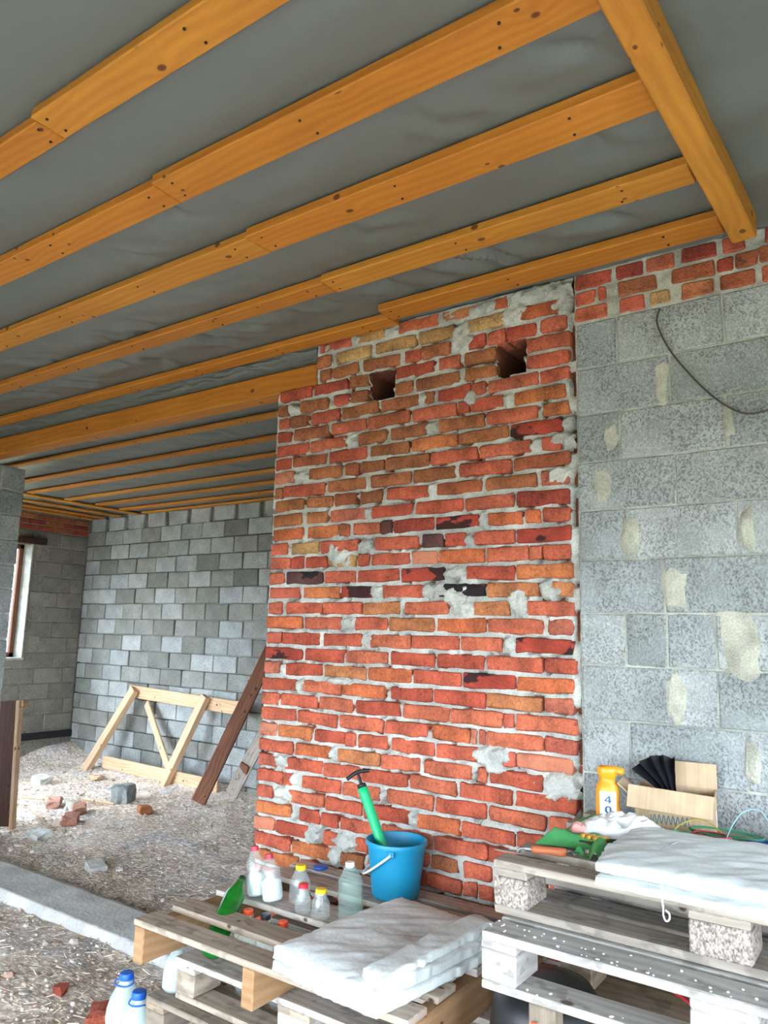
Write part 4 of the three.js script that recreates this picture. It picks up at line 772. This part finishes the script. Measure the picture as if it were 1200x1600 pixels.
solo('green_cloth', sheet(44, 40, (u, v) => {
  const A = [1.785, 0.645], B = [1.955, 0.60], D = [1.80, 0.21], E = [2.10, 0.235], w = 0.02 * (fbm(u * 4, v * 4, 401, 2) - 0.5);
  const x = (A[0] * (1 - u) + B[0] * u) * (1 - v) + (D[0] * (1 - u) + E[0] * u) * v + w, z = (A[1] * (1 - u) + B[1] * u) * (1 - v) + (D[1] * (1 - u) + E[1] * u) * v - w;
  const rim = Math.min(1, 7 * Math.min(u, 1 - u, v, 1 - v)), f = Math.abs(fbm(x * 15 + 3, z * 15 + 3, 403, 2) - 0.5) * 2;
  return [x, RY + 0.002 + rim * (0.006 + 0.045 * (1 - f) * vnoise(x * 14, z * 10, 405)) + 0.012 * v * rim, z];
}, 0.25, 0.4), pmat(0x479a58, { roughness: 0.65 }), 'crumpled green cloth spread on the high stack', 'cloth');
{
  const g = thing('green_flap', 'folded green fabric corner hanging beside the mattress end', 'fabric', [1.975, RY, 0.655]);
  part(g, 'fold', sheet(16, 12, (u, v) => [0.075 * (u - 0.5) * (1 - 0.55 * v) + 0.02 * v, 0.002 + 0.042 * Math.sin(u * Math.PI) * (1 - 0.4 * v) + 0.006 * (vnoise(u * 4, v * 4, 411) - 0.5) * u * (1 - u) * 4, -0.05 + 0.11 * v], 0.1, 0.1), pmat(0x3f9a52, { roughness: 0.6 }));
  part(g, 'gusset', sheet(10, 8, (u, v) => [-0.06 + 0.05 * u, 0.002 + 0.028 * v * Math.sin(u * 3.1), 0.02 + 0.03 * u * v], 0.06, 0.04), pmat(0x2f8a48, { roughness: 0.6 }));
}
solo('white_plastic_bag', crumple(0.27, 0.17, 0.085, 421, { f: 20, n: 44 }), pmat(0xf3f7f6, { roughness: 0.5, transmission: 0.1, thickness: 0 }), 'crumpled white plastic bag lying on the green cloth', 'bag', [1.985, RY + 0.02, 0.42], [0, 0.2, 0]);
solo('red_print_wrapper', crumple(0.055, 0.05, 0.032, 431, { f: 40, n: 16 }), mat(0xe3a29a), 'small pink and white wrapper at the left of the white bag', 'wrapper', [1.865, RY + 0.02, 0.50]);
{
  const cell = lathe([[0, 0], [0.0068, 0], [0.007, 0.002], [0.007, 0.045], [0.0065, 0.047], [0.003, 0.047], [0.003, 0.05], [0, 0.05]], 18), gold = pmat(0xd9a441, { roughness: 0.35, metalness: 0.4 });
  [[1.918, 0.545, 'leftmost'], [1.938, 0.55, 'second from the left'], [1.958, 0.552, 'third from the left'], [1.978, 0.552, 'rightmost']].forEach(([x, z, w]) => solo('battery', cell, gold, 'gold battery lying before the white bag, ' + w + ' of four', 'battery', [x, RY + 0.03, z], [1.45, 0, 0.1], 'gold batteries by the white bag'));
  solo('battery_tray', cbox(0.1, 0.014, 0.05, 0.003), mat(0x3a2e1c), 'dark low tray under the gold batteries', 'tray', [1.95, RY + 0.0145, 0.565]);
  solo('lilac_wrapper', crumple(0.045, 0.04, 0.03, 441, { f: 40, n: 14 }), mat(0xcdbfd6), 'small lilac wrapper at the right of the batteries', 'wrapper', [2.013, RY + 0.005, 0.545]);
  solo('yellow_glove', crumple(0.075, 0.06, 0.034, 451, { f: 30, n: 20 }), mat(0xe9b93e), 'crumpled yellow rag in front of the cardboard box', 'rag', [2.055, RY, 0.315]);
  solo('green_packet', crumple(0.085, 0.07, 0.034, 461, { f: 24, n: 18 }), pmat(0x46b487, { roughness: 0.5 }), 'small green packet right of the yellow rag', 'packet', [2.125, RY, 0.285]);
}
// wires
{
  const coil = (cx, cz, r0, n, s, sq = 0.7) => { const p = []; for (let k = 0; k <= n * 10; k++) { const a = k / 10 * Math.PI * 2, r = r0 * (0.75 + 0.5 * vnoise(k * 0.31, s, s)); p.push([cx + Math.cos(a) * r, RY + 0.004 + 0.026 * vnoise(k * 0.23, 2, s + 1), cz + Math.sin(a) * r * sq]); } return p; };
  solo('red_wire_coil', tube(coil(2.215, 0.27, 0.055, 6, 471, 0.5), 0.0028, 420, 5), plastic(0xb32b3c), 'coil of red wire behind the white mattress', 'wire');
  solo('green_wire_coil', tube(coil(2.26, 0.22, 0.10, 3, 477, 0.4), 0.0024, 260, 5), plastic(0x2f9a72), 'loose coil of green wire against the block wall', 'wire');
  solo('blue_wire_coil', tube(coil(2.40, 0.24, 0.075, 5, 483, 0.5), 0.0028, 380, 5), plastic(0x2a5aa8), 'coil of blue wire at the right edge behind the mattress', 'wire');
  solo('yellow_wire', tube([[2.09, RY + 0.006, 0.30], [2.12, RY + 0.04, 0.25], [2.17, RY + 0.055, 0.21], [2.22, RY + 0.04, 0.22], [2.27, RY + 0.01, 0.27], [2.3, RY + 0.006, 0.30]], 0.0022, 50, 5), plastic(0xb9a83a), 'single yellow-green wire arching over the red coil', 'wire');
  solo('light_blue_wire', tube([[2.255, RY + 0.004, 0.30], [2.275, RY + 0.06, 0.25], [2.305, RY + 0.10, 0.21], [2.345, RY + 0.105, 0.19], [2.375, RY + 0.07, 0.2], [2.385, RY + 0.03, 0.22], [2.38, RY + 0.004, 0.25]], 0.002, 60, 5), plastic(0x86b8c4), 'thin pale blue wire standing up in a loop', 'wire');
}
{ // trowel on the corner of the pallet
  const T = thing('trowel', 'small trowel with an orange-brown wooden handle on the pallet corner', 'trowel', [1.845, RY + 0.001, 0.745]); T.rotation.y = 0.32;
  const th = part(T, 'handle', lathe([[0, 0], [0.009, 0.001], [0.0115, 0.012], [0.0105, 0.045], [0.013, 0.085], [0.011, 0.1], [0, 0.103]], 18), mat(0xb0623a, { roughness: 0.5 }), [-0.03, 0.0135, 0], [0, 0, -Math.PI / 2]);
  part(th, 'ferrule', new THREE.CylinderGeometry(0.008, 0.008, 0.018, 14), M.steel, [0, -0.008, 0]);
  part(T, 'shank', tube([[-0.046, 0.0135, 0], [-0.06, 0.012, 0], [-0.07, 0.003, 0]], 0.0035, 14), M.steel);
  const s = new THREE.Shape(); s.moveTo(0, 0.018); s.lineTo(-0.07, 0.004); s.lineTo(-0.075, 0); s.lineTo(-0.07, -0.004); s.lineTo(0, -0.018); s.closePath();
  part(T, 'blade', new THREE.ExtrudeGeometry(s, { depth: 0.0015, bevelEnabled: false }), M.steel, [-0.06, 0.001, 0], [-Math.PI / 2, 0, 0]);
  solo('steel_scraps', tube([[1.895, RY + 0.004, 0.70], [1.91, RY + 0.01, 0.685], [1.925, RY + 0.005, 0.69], [1.94, RY + 0.012, 0.665], [1.95, RY + 0.005, 0.68]], 0.0035, 30, 6), M.steel, 'bent bit of steel wire under the edge of the green cloth', 'wire');
}
// cable on the block wall
solo('wall_cable', tube([[2.053, 3.093, 0.006], [2.039, 3.048, 0.006], [2.057, 2.976, 0.006], [2.093, 2.897, 0.006], [2.149, 2.808, 0.006], [2.215, 2.719, 0.006], [2.279, 2.653, 0.006], [2.342, 2.614, 0.006], [2.406, 2.614, 0.006], [2.469, 2.638, 0.006], [2.541, 2.680, 0.006]], 0.0036, 90, 7), mat(0x4a4238, { roughness: 0.7 }), 'dark brown cable drooping across the block wall', 'cable');

scene.traverse((o) => { if (o.isMesh) { o.castShadow = true; o.receiveShadow = true; } });
renderer.render(scene, camera);
